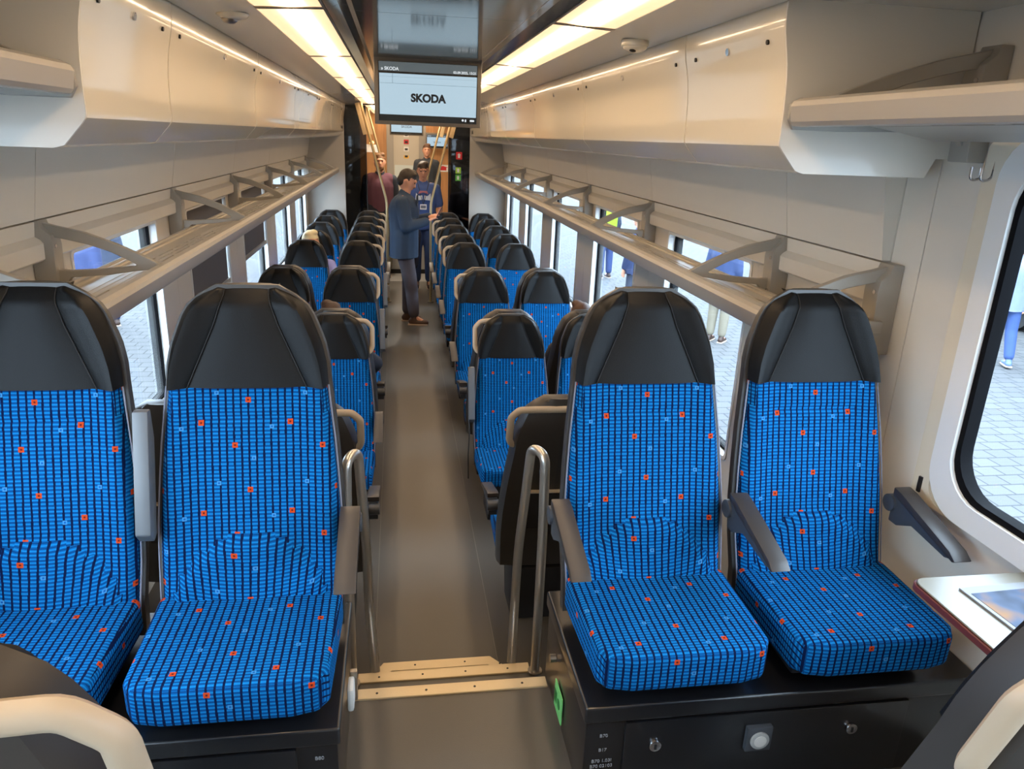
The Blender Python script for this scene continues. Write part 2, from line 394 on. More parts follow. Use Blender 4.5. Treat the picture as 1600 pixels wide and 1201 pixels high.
# ------------------------------------------------------------------ overhead cabinets
CJ = [1.97, 2.67, 4.20, 5.75, 7.30, 8.85, 10.35, 10.89]
prof = [(.845, 2.60), (.839, 2.57), (.838, 2.545), (.839, 2.52), (.8425, 2.495), (.848, 2.47), (.854, 2.445), (.859, 2.42), (.863, 2.39), (.866, 2.35), (.868, 2.30), (.868, 2.228), (.8705, 2.218), (.880, 2.205), (.925, 2.155), (.95, 2.148), (1.316, 2.148), (1.340, 2.20), (1.385, 2.20), (1.385, 2.60)]
ordn = ['first', 'second', 'third', 'fourth', 'fifth', 'sixth', 'seventh']
for side, sx in (('left', -1), ('right', 1)):
    for i in range(len(CJ) - 1):
        a, b = CJ[i] + .0035, CJ[i + 1] - .0035
        root = thing('overhead_cabinet', 'glossy cream overhead cabinet above the %s windows, %s from the front of the row' % (side, ordn[i]), 'cabinet', (0, 0, 0), 0, 'overhead cabinets ' + side)
        q = MB(); pf = prof
        if i == 0: pass
        q.prism([(sx * p[0], p[1]) for p in pf], a, b); o = q.build('body', CREAM, root, bevel=0, angle=20)
        if i == 0:
            q = MB(); q.prism([(sx * p[0], p[1]) for p in prof], a - .008, a - .0005)
            q.build('end_panel', mat('grey_end_panel', (212, 207, 195), .35, coat=.2), root)
        if b - a > .6 or i == 0:
            m_ = (a + b) / 2
            for y, r in ((m_, .011), (a + .09, .0065), (b - .09, .0065)):
                q = MB(); q.tube([(sx * .840, y, 2.482), (sx * .856, y, 2.484)], r, 14); q.build('lock', CHROME if r > .008 else BLK, root)
        elif i == 6:
            q = MB(); q.tube([(sx * .858, a + .2, 2.27), (sx * .870, a + .2, 2.27)], .022, 16); q.build('lock', BLK, root)

# small round things on the ceiling
root = thing('smoke_detector', 'round pale smoke detector on the ceiling left of the light strip', 'smoke detector', (-.70, 2.9, 2.577))
q = MB(); q.dome((0, 0, 0), .055, .022); q.build('cover', CREAM, root); q = MB(); q.dome((-.01, 0, -.015), .028, .018); q.build('sensor', STEELD, root)
root = thing('security_camera', 'small dome camera on the ceiling right of the light strip', 'camera', (.735, 2.93, 2.575))
q = MB(); q.tube([(0, 0, 0), (0, 0, -.022)], .052, 24); q.build('housing', CREAM, root, bevel=.004)
q = MB(); q.dome((0, -.005, -.022), .046, .022); q.build('dome', CREAM, root); q = MB(); q.dome((-.012, -.022, -.030), .018, .014); q.build('lens', BLK, root)

# ------------------------------------------------------------------ luggage racks
def rack(side, sx, zoff, y0, y1, stations, label, xf=.95, endcap='near'):
    root = thing('luggage_rack', label, 'luggage rack', (0, 0, 0))
    def P(p): return (sx * (p[0] if p[0] > 1.2 else p[0] + (xf - .95) * (1.2 - p[0]) / .25), p[1] + zoff)
    q = MB(); q.prism([P(p) for p in ((.962, 1.672), (.953, 1.674), (.948, 1.684), (.943, 1.722), (.948, 1.735), (.962, 1.743), (.985, 1.742), (1.005, 1.728), (1.02, 1.722), (1.02, 1.712), (.99, 1.708), (.975, 1.695), (.972, 1.672))], y0, y1)
    q.build('front_rail', RACK, root, angle=22)
    q = MB(); zz = lambda x: 1.716 - (x - 1.0) * .17
    edges = [1.01, 1.05, 1.062, 1.085, 1.097, 1.12, 1.132, 1.20, 1.225, 1.25, 1.28, 1.305]
    for i in range(len(edges) - 1):
        xa, xb = edges[i], edges[i + 1]
        if i in (1, 3, 5):
            # slot rows: dashes between the brackets, solid metal near them
            solid = []; st_ = [y0] + [v for v in stations if y0 + .3 < v < y1 - .2] + [y1]
            for a_, b_ in zip(st_, st_[1:]):
                y = a_ + .22 + (.11 if i == 3 else 0); solid.append((a_, y))
                while y + .24 < b_ - .16: solid.append((y + .20, y + .245)); y += .245
                solid.append((y, b_))
            for a_, b_ in solid: q.prism([P((xa, zz(xa) - .001)), P((xb, zz(xb) - .001)), P((xb, zz(xb) - .012)), P((xa, zz(xa) - .012))], a_, b_)
        else:
            up = .008 if i in (8, 10) else 0
            q.prism([P((xa, zz(xa) + up)), P(((xa + xb) / 2, zz((xa + xb) / 2) + up * 1.4)), P((xb, zz(xb) + up)), P((xb, zz(xb) - .013)), P((xa, zz(xa) - .013))], y0, y1)
    q.build('shelf', RACK, root, angle=25)
    outer = [(1.362, 1.880), (1.31, 1.866), (1.22, 1.846), (1.12, 1.808), (1.03, 1.765), (.985, 1.740), (.995, 1.722), (1.06, 1.716), (1.16, 1.70), (1.28, 1.690), (1.345, 1.61)]
    inner = [(1.318, 1.828), (1.285, 1.822), (1.215, 1.806), (1.145, 1.782), (1.085, 1.752), (1.062, 1.738), (1.07, 1.732), (1.12, 1.728), (1.19, 1.720), (1.28, 1.714), (1.316, 1.716)]
    for y in stations:
        b = MB(); b.ring([P(p) for p in outer], [P(p) for p in inner], y - .012, y + .012, ax='y')
        o = b.build('bracket', BRK, root, bevel=.002, angle=35, seg=1)
        b = MB(); b.prism([P(p) for p in ((1.388, 1.885), (1.352, 1.886), (1.345, 1.862), (1.318, 1.838), (1.314, 1.80), (1.322, 1.60), (1.388, 1.60))], y - .036, y + .036)
        b.build('mounting_foot', BRK, o, bevel=.004, angle=35)
        b = MB()
        for zq in (1.80, 1.67):
            p = P((1.316, zq)); b.tube([(p[0] - sx * .004, y - .018, p[1]), (p[0] + sx * .004, y - .018, p[1])], .007, 10)
        b.build('screw', CHROME, o)
    ye = y0 if endcap == 'near' else y1
    b = MB(); d = -1 if endcap == 'near' else 1
    b.prism([P(p) for p in ((.955, 1.665), (.943, 1.69), (.945, 1.728), (.965, 1.745), (1.34, 1.712), (1.34, 1.675), (1.05, 1.665))], *sorted((ye, ye + d * .012)))
    e = b.build('end_cap', BRK, root, bevel=.003)
    b = MB(); p = P((.985, 1.703)); b.tube([(p[0], ye + d * .012, p[1]), (p[0], ye + d * .018, p[1])], .017, 20); f = b.build('lock', STEELD, e)
    b = MB(); b.tube([(p[0], ye + d * .018, p[1]), (p[0], ye + d * .02, p[1])], .011, 16); b.build('lock_core', BLK, e)
    return root
for side, sx in (('left', -1), ('right', 1)):
    rack(side, sx, 0, 2.06, 10.88, [2.10, 2.78, 4.38, 5.90, 7.48, 9.05, 10.6], 'long slotted metal luggage rack with curved brackets above the lower %s windows' % side)
    rack(side, sx, .595, -1.5, 1.94, [1.86, .3], 'raised metal luggage rack end near the camera at the top %s corner' % side, xf=.88, endcap='far')

# coat hook near the right window
root = thing('coat_hook', 'small chrome double coat hook on the wall under the raised right rack', 'coat hook', (1.385, 1.80, 2.20))
q = MB(); q.box(-.012, .004, -.02, .02, -.01, .05); q.build('plate', BRK, root, bevel=.002)
for dy in (-.016, .02):
    q = MB(); q.tube(fil([(-.008, dy, .03), (-.012, dy, -.045), (-.045, dy, -.050), (-.045, dy, -.015)], .02), .0035, 8); q.build('prong', CHROME, root)

# ------------------------------------------------------------------ seats
def lerp(t, pts):
    for (a, va), (b, vb) in zip(pts, pts[1:]):
        if t <= b: return va + (vb - va) * max(0, (t - a) / (b - a))
    return pts[-1][1]
def smooth(t): t = max(0, min(1, t)); return t * t * (3 - 2 * t)
HW = [(.30, .225), (.40, .228), (.50, .232), (.60, .232), (.70, .226), (.80, .218), (.88, .209), (.945, .202), (1.0, .198), (1.05, .187), (1.09, .172), (1.12, .160), (1.145, .145), (1.165, .124), (1.18, .096), (1.186, .076)]
YP = [(.30, -.01), (.40, .0), (.50, .035), (.60, .062), (.75, .10), (.945, .150), (1.10, .185), (1.21, .212)]
def yp(z): return lerp(z, YP)
def hw(z): return lerp(z, HW)
def back_front():
    rows = []; uvs = []; z = .36; NU = 30
    zs = [.36 + .585 * i / 44 for i in range(45)]
    for z in zs:
        h = hw(z) - .006; r = []
        for j in range(-NU // 2, NU // 2 + 1):
            u = j / (NU / 2); x = u * h; y = yp(z)
            e = math.sqrt((x / .200) ** 2 + ((z - .37) / .205) ** 2)
            y -= .030 * smooth((1.02 - e) / .12) * (1 - .35 * e) if e < 1.02 else 0
            y -= .010 * smooth((abs(u) - .55) / .35)                                       # side bolsters
            if abs(u) > .9: y += .022 * ((abs(u) - .9) / .1) ** 2
            if abs(z - .862) < .006 and abs(u) < .62: y += .0035
            r.append(Vector((x, y, z)))
        r = [Vector((-h - .002, yp(z) + .045, z))] + r + [Vector((h + .002, yp(z) + .045, z))]
        rows.append(r)
    q = MB(); q.grid(rows); return q
def headrest_rows(part):
    rows = []
    zs = [.945 + .239 * (i / 22) for i in range(23)]
    for z in zs:
        h = hw(z); pb = lerp(z, [(.945, .148), (1.10, .080), (1.17, .056), (1.25, .050)]); pb = min(pb, h * .8)
        y0 = yp(z) - .012 + .03 * smooth((z - 1.15) / .04)
        if part == 'c': xs = [pb * t for t in (-1, -.6, -.2, .2, .6, 1)]
        else: xs = [(pb + (h - pb) * t) * part for t in (0, .1, .3, .5, .68, .8, .9, .96, 1.0)]
        r = []
        for k, x in enumerate(xs):
            y = y0 + (.004 * (abs(x) / pb) ** 2 if part == 'c' else 0)
            if part != 'c':
                t = (abs(x) - pb) / max(h - pb, 1e-4)
                y += .004 - .016 * smooth(t / .8) + (.046 * max(0, (t - .78) / .22) ** 2)
                if k == 0: y += .006
            elif k in (0, 5): y += .006
            r.append(Vector((x, y, z)))
        rows.append(r)
    if part == 'c' or True:
        z = 1.190; r2 = [Vector((p.x * .9, p.y + .035, z)) for p in rows[-1]]; rows.append(r2)
    return rows
def shell_mb(wrap=0):
    q = MB(); rows = []
    zs = [.30 + .895 * i / 36 for i in range(37)]
    for z in zs:
        h = hw(min(z, 1.184)) + .007; zc = min(z, 1.184)
        if z > 1.18: h = hw(1.18) + .005 - (z - 1.18) * 1.5
        yf = yp(zc) + .030 - wrap; yb = yp(zc) + .078 - .030 * smooth((z - 1.05) / .17) + .01 * smooth((.5 - z) / .2)
        row = [(-h, yf), (-h - .001, (yf + yb) / 2), (-h + .012, yb - .006), (-h * .7, yb + .004), (-h * .3, yb + .010), (h * .3, yb + .010), (h * .7, yb + .004), (h - .012, yb - .006), (h + .001, (yf + yb) / 2), (h, yf)]
        rows.append([Vector((x, y, z)) for x, y in row])
    q.grid(rows, True, True); return q
def uv_back(co, n, fc):
    if abs(n.x) < .8 and (fc.x / .200) ** 2 + ((fc.z - .37) / .205) ** 2 < 1.0: return (co.x * (1 - (co.z - .38) * .9), co.z * 1.12 - co.x ** 2 * .9)
    if abs(n.x) > .8: return (co.x + (co.y - yp(co.z)) * (1 if co.x > 0 else -1), co.z)
    # the lumbar panel's cloth is cut separately, its stripes fan a little
    return (co.x, co.z * 1.03)
def uv_cush(co, n, fc):
    if abs(n.y) > .75: return (co.x, -.34 + (co.z - .415))
    if abs(n.x) > .75: return (co.x + (co.z - .415), co.y)
    return (co.x, co.y)
MESH = {}
def keep(k, o): MESH[k] = o.data; return o
def part(k, name, root, builder):
    if k in MESH:
        o = bpy.data.objects.new(name, MESH[k]); C.objects.link(o); o.parent = root; return o
    o = builder(root); o.name = name; MESH[k] = o.data; return o
def b_back(r): return back_front().build('backrest', FAB, r, uv=uv_back, angle=60)
def b_hc(r):
    q = MB(); q.grid(headrest_rows('c')); return q.build('headrest', LEATH, r, angle=50)
def b_hw(s_):
    def f(r): q = MB(); q.grid(headrest_rows(s_)); return q.build('headrest_wing', LEATHW, r, angle=50)
    return f
def b_hseam(r):
    q = MB(); q.tube([rw[0] + Vector((0, -.0035, 0)) for rw in headrest_rows(1)[:-1]], .0016, 6)
    return q.build('seam', SEAM, r)
def b_shell(r): return shell_mb().build('shell', SHELL, r, angle=45)
def b_shellw(r): return shell_mb(.036).build('shell', SHELL, r, angle=45)
def b_panel(r):
    q = MB(); rows = []
    for i in range(19):
        z = .42 + .68 * i / 18; h = (hw(z) - .045); yb = yp(z) + .0885 - .030 * smooth((z - 1.05) / .17)
        if i > 15: h *= math.sqrt(max(.05, 1 - ((i - 15) / 3.4) ** 2))
        rows.append([Vector((x * h, yb - (.010 * abs(x)), z)) for x in (-1, -.5, 0, .5, 1)])
    q.grid(rows); o = q.build('back_panel', SHELLP, r); md = o.modifiers.new('t', 'SOLIDIFY'); md.thickness = .004; return o
def b_piping(r):
    q = MB(); q.tube([Vector(((hw(z) + .001), yp(z) + .012, z)) for z in [.36 + .585 * i / 20 for i in range(21)]], .0024, 6)
    return q.build('piping', mat('silver_piping', (110, 114, 128), .5), r)
def b_cush(r):
    q = MB(); q.prism([(-.222, -.30), (-.200, -.335), (-.14, -.347), (.14, -.347), (.200, -.335), (.222, -.30), (.232, .02), (-.232, .02)], .318, .422, ax='z')
    o = q.build('cushion', FAB, r, bevel=.022, uv=uv_cush, seg=4)
    return o
def b_base(r):
    q = MB(); q.box(-.20, .20, -.28, .05, .285, .32); q.prism([(-.24, .29), (-.14, .0), (.08, .0), (.10, .29)], -.16, .16, ax='x'); return q.build('pedestal', BLK, r, bevel=.008)
def b_basehi(r):
    q = MB(); q.box(-.19, .19, -.27, .08, .275, .32); q.box(-.16, -.13, -.2, .05, .258, .28); q.box(.13, .16, -.2, .05, .258, .28); return q.build('seat_frame', BLK, r, bevel=.006)
def arm_top():
    q = MB(); q.prism([(.03, .655), (-.005, .650), (-.22, .590), (-.246, .572), (-.236, .566), (.03, .632)], -.026, .026, ax='x'); return q
def b_armt(r): return arm_top().build('armrest_pad', ARMT, r, bevel=.004)
def b_arms(r):
    q = MB(); q.prism([(.035, .633), (-.225, .568), (-.20, .560), (-.06, .575), (.0, .545), (.035, .545)], -.020, .020, ax='x'); return q.build('armrest', ARMS, r, bevel=.004)
def b_pivot(r):
    q = MB(); q.tube([(-.028, .04, .60), (.028, .04, .60)], .026, 18); return q.build('pivot', ARMS, r, bevel=.003)
def b_armup(r):
    q = MB(); q.prism([(.01, .60), (.035, .57), (.06, .58), (.125, .82), (.120, .90), (.095, .90)], -.019, .019, ax='x'); return q.build('folded_armrest', BARG, r, bevel=.005)
def b_handle(r):
    # cream loop wrapping the back of the shell and standing out on the aisle side (+x)
    zt = 1.145; yb = yp(zt) + .060
    pts = [(-.115, yb + .004, zt + .005), (.0, yb + .010, zt + .006), (.125, yb + .004, zt + .004), (.188, yb - .004, zt), (.222, yb - .012, zt - .035), (.222, yb - .045, zt - .150), (.205, yb - .055, zt - .178), (.180, yb - .050, zt - .172)]
    q = MB(); q.tube(fil(pts, .012, 3), .0115, 10, flat=1.35); return q.build('grab_handle', HAND, r)
def b_tray(r):
    q = MB(); z = .72; q.box(-.135, .135, yp(z) + .086, yp(z) + .108, .56, .74); return q.build('folded_tray', BLK, r, bevel=.006)
def b_trayrim(r):
    q = MB(); q.box(-.137, .137, yp(.74) + .084, yp(.74) + .112, .738, .744); q.box(-.06, .06, yp(.5) + .09, yp(.5) + .10, .528, .536); return q.build('tray_edge', HAND, r)
def seat(label, x, y, z, facing, aisle, arms, handle=True, hi=False, group=None, raised=None, extra=True):
    """x = centre, y = hinge line; facing 'cam' looks to -y; aisle = world side (+1/-1) of the aisle"""
    rz = 0 if facing == 'cam' else PI
    root = thing('train_seat', label, 'seat', (x, y, z), rz, group)
    la = aisle if facing == 'cam' else -aisle         # aisle side in seat coordinates
    part('back', 'backrest', root, b_back); hd = part('hc', 'headrest', root, b_hc)
    part('hwl', 'headrest_wing', hd, b_hw(-1)); part('hwr', 'headrest_wing', hd, b_hw(1)); part('hs', 'headrest_seam', hd, b_hseam); part('hs', 'headrest_seam', hd, b_hseam).scale.x = -1
    sh = part('shell', 'shell', root, b_shell) if facing == 'cam' else part('shellw', 'shell', root, b_shellw)
    if facing != 'cam':
        if 'panel' in MESH:
            o = bpy.data.objects.new('back_panel', MESH['panel']); C.objects.link(o); o.parent = sh; md = o.modifiers.new('t', 'SOLIDIFY'); md.thickness = .004
        else: part('panel', 'back_panel', sh, b_panel)
        if extra: t = part('tray', 'folded_tray', root, b_tray); part('trayrim', 'tray_edge', t, b_trayrim)
    part('pip', 'piping', root, b_piping); part('pip', 'piping', root, b_piping).scale.x = -1
    part('cush', 'seat_cushion', root, b_cush)
    if hi: part('basehi', 'seat_frame', root, b_basehi)
    else: part('base', 'pedestal', root, b_base)
    for s_ in arms:
        o = bpy.data.objects.new('armrest', None)
        ar = part('arms', 'armrest', root, b_arms); ar.location.x = s_ * .258
        ap = part('armt', 'armrest_pad', ar, b_armt); pv = part('piv', 'pivot', ar, b_pivot)
        bpy.data.objects.remove(o)
    if raised:
        o = part('armup', 'folded_armrest', root, b_armup); o.location.x = raised * .252
    if handle:
        o = part('handle', 'grab_handle', sh, b_handle); o.scale.x = la
    return root
XS = [(-1.04, 'left', 'window', 1), (-.53, 'left', 'aisle', 1), (.53, 'right', 'aisle', -1), (1.04, 'right', 'window', -1)]
# raised pair rows: near, facing the camera
for x, sd, pos, ai in XS:
    arms = {(-1.04): [-1], (-.53): [1], .53: [-1, 1], 1.04: [1]}[x]
    raised = -1 if x == -.53 else None
    seat('large blue seat facing the camera on the %s black cabinet, %s side' % (sd, pos), math.copysign(abs(x) + .008, x), 1.74, .63, 'cam', ai, arms, handle=False, hi=True, group='nearest row of seats facing the camera', raised=raised)
# raised foreground seats seen from behind
for x, sd, ai in ((-.60, 'left', 1), (.68, 'right', -1)):
    fg = seat('dark seat back with cream grab handle at the bottom %s corner of the view' % sd, x, .76, .63, 'away', ai, [], hi=True, group='seat backs in the foreground', extra=False)
    cu = [c for c in fg.children if c.name.startswith('seat_cushion')][0]; T_ = Matrix.Translation((0, -.03, .37)); cu.matrix_local = T_ @ Matrix.Rotation(-1.76, 4, 'X') @ T_.inverted() @ Matrix.Diagonal((.9, 1, 1, 1))
    b0_ = part('base', 'pedestal', fg, b_base); b0_.location.z = -.05; b0_.scale.z = 1.16
    if sd == 'right':
        for c in fg.children_recursive:
            if c.name.startswith('grab_handle'): c.location.z = -.04
# low seats back to back with the near row
for x, sd, pos, ai in XS:
    la = ai if False else -ai
    seat('dark seat back facing away, %s %s seat right behind the raised row' % (sd, pos), x, 3.08, 0, 'away', ai, [-ai] if pos == 'aisle' else [], handle=pos == 'aisle', group='seats facing away behind the raised row')
rows_y = [4.12, 5.68, 7.27, 8.02, 8.83, 9.58, 10.34]
names = ['second', 'third', 'fourth', 'fifth', 'sixth', 'seventh', 'eighth']
for k, yy in enumerate(rows_y):
    for x, sd, pos, ai in XS:
        rz = None; arms = [ai] if pos == 'aisle' and k < 6 else []
        if pos == 'aisle' and ((sd == 'left' and k in (1, 2)) or (sd == 'right' and k == 0)): arms = []; rz = ai
        seat('blue seat facing the camera, %s %s side, %s row from the front' % (sd, pos, names[k]), x, yy, 0, 'cam', ai, arms, handle=pos == 'aisle', group='%s row of seats facing the camera' % names[k], raised=rz)
for k, (yy, nm) in enumerate(((4.63, 'second'), (6.19, 'third'))):
    for x, sd, pos, ai in XS:
        seat('seat facing away back to back with the %s row, %s %s side' % (nm, sd, pos), x, yy + .07, 0, 'away', ai, [-ai] if pos == 'aisle' else [], handle=False, group='seats facing away behind the %s row' % nm, extra=False)

# ------------------------------------------------------------------ black cabinets under the raised row
def cab(side, sx, label):
    root = thing('equipment_cabinet', label, 'cabinet', (0, 0, 0))
    xa, xb = sorted((sx * .30, sx * 1.385)); zt = .885
    q = MB(); q.box(xa + .004 * (sx > 0), xb - .004 * (sx < 0), 1.44, 1.925, UF, zt - .05); q.build('body', BLACKB, root, bevel=.006)
    q = MB(); q.box(xa - .004 * (sx > 0), xb + .004 * (sx < 0), 1.425, 1.93, zt - .05, zt); q.build('top', BLACKB, root, bevel=.008, seg=3)
    return root, zt
root, zt = cab('right', 1, 'black equipment cabinet under the right raised seats with two round locks and a socket')
q = MB(); q.box(.405, 1.19, 1.428, 1.441, UF + .02, zt - .058); d = q.build('door', BLACKB, root, bevel=.004)
for x in (.485, 1.03):
    q = MB(); q.tube([(x, 1.428, .755), (x, 1.418, .755)], .016, 20); k_ = q.build('lock', CHROME, d, bevel=.002)
    q = MB(); q.box(x - .003, x + .003, 1.4165, 1.4185, .747, .763); q.build('keyhole', BLK, d)
q = MB(); q.box(.73, .80, 1.414, 1.430, .715, .79); so = q.build('socket_plate', ARMS, d, bevel=.003)
q = MB(); q.tube([(.765, 1.414, .752), (.765, 1.408, .752)], .026, 24); q.build('socket_ring', mat('socket_grey', (150, 152, 150), .35), d, bevel=.002)
q = MB(); q.tube([(.765, 1.4085, .752), (.765, 1.4065, .752)], .017, 20); q.build('socket_face', mat('socket_white', (190, 190, 185), .4), d)
LT = mat('pale_print', (130, 132, 135), .6)
for i, (t, z) in enumerate((('B70', .785), ('B17', .740), ('B70 1.03I', .705), ('B70 02103', .688), ('B70', .671))):
    text('printed_label', t, .014, LT, root, Matrix.Translation((.352, 1.437, z)) @ FACE_CAM)
q = MB(); q.box(.2975, .301, 1.665, 1.755, .61, .70); st = q.build('emergency_sticker', mat('green_sticker', (120, 205, 120), .5), root)
q = MB(); q.tube([(.2965, 1.70, .655), (.2975, 1.70, .655)], .016, 16); q.build('sticker_symbol', mat('dark_green_print', (20, 110, 45), .5), st); q = MB(); q.box(.2965, .2978, 1.725, 1.748, .635, .675); q.build('sticker_symbol', mat('dark_green_print', (20, 110, 45), .5), st)
q = MB(); q.tube([(.303, 1.79, .745), (.285, 1.79, .745)], .012, 14); q.build('latch', STEELD, root)
root, zt = cab('left', -1, 'black equipment cabinet under the left raised seats with a code printed on its front')
q = MB(); q.box(-1.2, -.40, 1.428, 1.441, UF + .02, zt - .058); q.build('door', BLACKB, root, bevel=.004)
text('printed_label', 'B80', .014, LT, root, Matrix.Translation((-.348, 1.437, .79)) @ FACE_CAM)
root = thing('door_catch', 'small pale plastic catch on the aisle side of the left black cabinet', 'catch', (-.292, 1.66, .78))
q = MB(); q.box(-.004, .014, -.03, .03, -.035, .035); q.build('body', mat('pale_grey_plastic', (200, 205, 205), .4), root, bevel=.008)
q = MB(); q.box(.0, .02, .03, .045, -.05, .045); q.build('lever', STEELD, root, bevel=.003)

# ------------------------------------------------------------------ steps between the floors
root = thing('step_flight', 'short flight of floor steps with pale metal nosings between the handrails', 'steps', (0, 0, 0))
q = MB(); q.box(-.305, .305, 1.905, 2.205, .19, .386); q.box(-.305, .305, 1.905, 2.205, 0, .19); q.build('tread', FLOOR, root)
q = MB(); q.prism([(-.27, 2.207), (.265, 2.207), (.265, 2.44), (.215, 2.50), (-.22, 2.50), (-.27, 2.44)], 0.001, .186, ax='z'); q.build('tread', FLOOR, root)
def strip(x0, x1, y0, y1, z, nm='nosing'):
    q = MB(); q.box(x0, x1, y0, y1, z - .004, z + .005); q.box(x0, x1, y1 - .004, y1 + .003, z - .030, z + .005)
    o = q.build(nm, ALU, root, bevel=.0015, seg=1)
    q = MB()
    for k in range(4): q.disc((x0 + (x1 - x0) * (.12 + .25 * k), (y0 + y1) / 2, z + .0055), .004, 'z', .0004, 8)
    q.build('rivet', BLK, o)
strip(-.300, .300, 1.858, 1.900, UF + .0005)
strip(-.305, .305, 2.160, 2.206, .387)
q = MB(); q.prism([(-.27, 2.435), (-.225, 2.505), (.205, 2.505), (.262, 2.435), (.215, 2.44), (.19, 2.455), (-.19, 2.455), (-.215, 2.44)], .184, .192, ax='z'); q.build('nosing', ALU, root, bevel=.001, seg=1)
q = MB(); q.box(-.19, .19, 2.425, 2.455, .1855, .1870); q.build('recess', BLK, root)
q = MB(); q.disc((-.245, 2.455, .193), .004, 'z', .0006, 8); q.disc((.24, 2.455, .193), .004, 'z', .0006, 8); q.disc((-.1, 2.48, .193), .004, 'z', .0006, 8); q.disc((.1, 2.48, .193), .004, 'z', .0006, 8); q.build('rivet', BLK, root)

# handrails
for side, sx in (('left', -1), ('right', 1)):
    root = thing('handrail', 'brushed steel loop handrail at the steps on the %s of the aisle' % side, 'handrail', (0, 0, 0))
    pts = [(sx * .322, 2.16, .386), (sx * .322, 2.16, .95), (sx * .318, 2.17, 1.235), (sx * .285, 2.24, 1.235), (sx * .268, 2.31, .80), (sx * .268, 2.33, .60), (sx * .245, 2.22, .386)]
    q = MB(); q.tube(fil(pts, .075, 8), .0165, 16); q.build('rail', STEEL, root)
    q = MB(); q.disc((sx * .322, 2.16, .392), .026, 'z', .004, 18); q.build('foot_flange', STEELD, root)

# ------------------------------------------------------------------ side table with magazine (right)
root = thing('side_table', 'small cream wall table with dark red edge beside the right window seat', 'table', (1.22, 1.10, 1.25))
def trr(z0, z1, g, m, nm, par):
    q = MB(); p = rr(-.165 - g, .165, -.42, .27 + g, .03, 5); q.prism(p, z0, z1, ax='z'); return q.build(nm, m, par, bevel=.002, seg=1)
trr(-.004, .0, 0, mat('table_laminate', (112, 108, 96), .3), 'tabletop', root); trr(-.022, -.0045, .004, mat('dark_red_edge', (92, 40, 36), .45), 'edge', root)
q = MB(); q.prism([(.16, -.024), (.0, -.024), (.16, -.20)], -.02, .02); q.build('bracket', BRK, root)
root = thing('magazine', 'glossy printed magazine lying on the cream side table', 'magazine', (1.255, 1.17, 1.2505), .05)
q = MB(); q.box(-.11, .11, -.15, .15, 0, .004); q.build('pages', mat('dull_paper', (120, 122, 126), .5), root)
def magm():
    m = bpy.data.materials.new('magazine_cover'); m.use_nodes = True; nt = m.node_tree; b = nt.nodes['Principled BSDF']; N = NT(m)
    n = nt.nodes.new('ShaderNodeTexNoise'); n.inputs['Scale'].default_value = 9; nt.links.new(nt.nodes.new('ShaderNodeTexCoord').outputs['Object'], n.inputs['Vector'])
    cr = nt.nodes.new('ShaderNodeValToRGB'); nt.links.new(n.outputs['Fac'], cr.inputs[0]); e = cr.color_ramp
    e.elements[0].position = .35; e.elements[0].color = (*lin((35, 42, 56)), 1); e.elements[1].position = .7; e.elements[1].color = (*lin((140, 100, 55)), 1)
    x = e.elements.new(.52); x.color = (*lin((66, 80, 104)), 1)
    nt.links.new(cr.outputs[0], b.inputs['Base Color']); b.inputs['Roughness'].default_value = .6; b.inputs['Specular IOR Level'].default_value = .2; return m
q = MB(); q.box(-.10, .105, -.145, .125, .0041, .0048); q.build('cover', magm(), root)

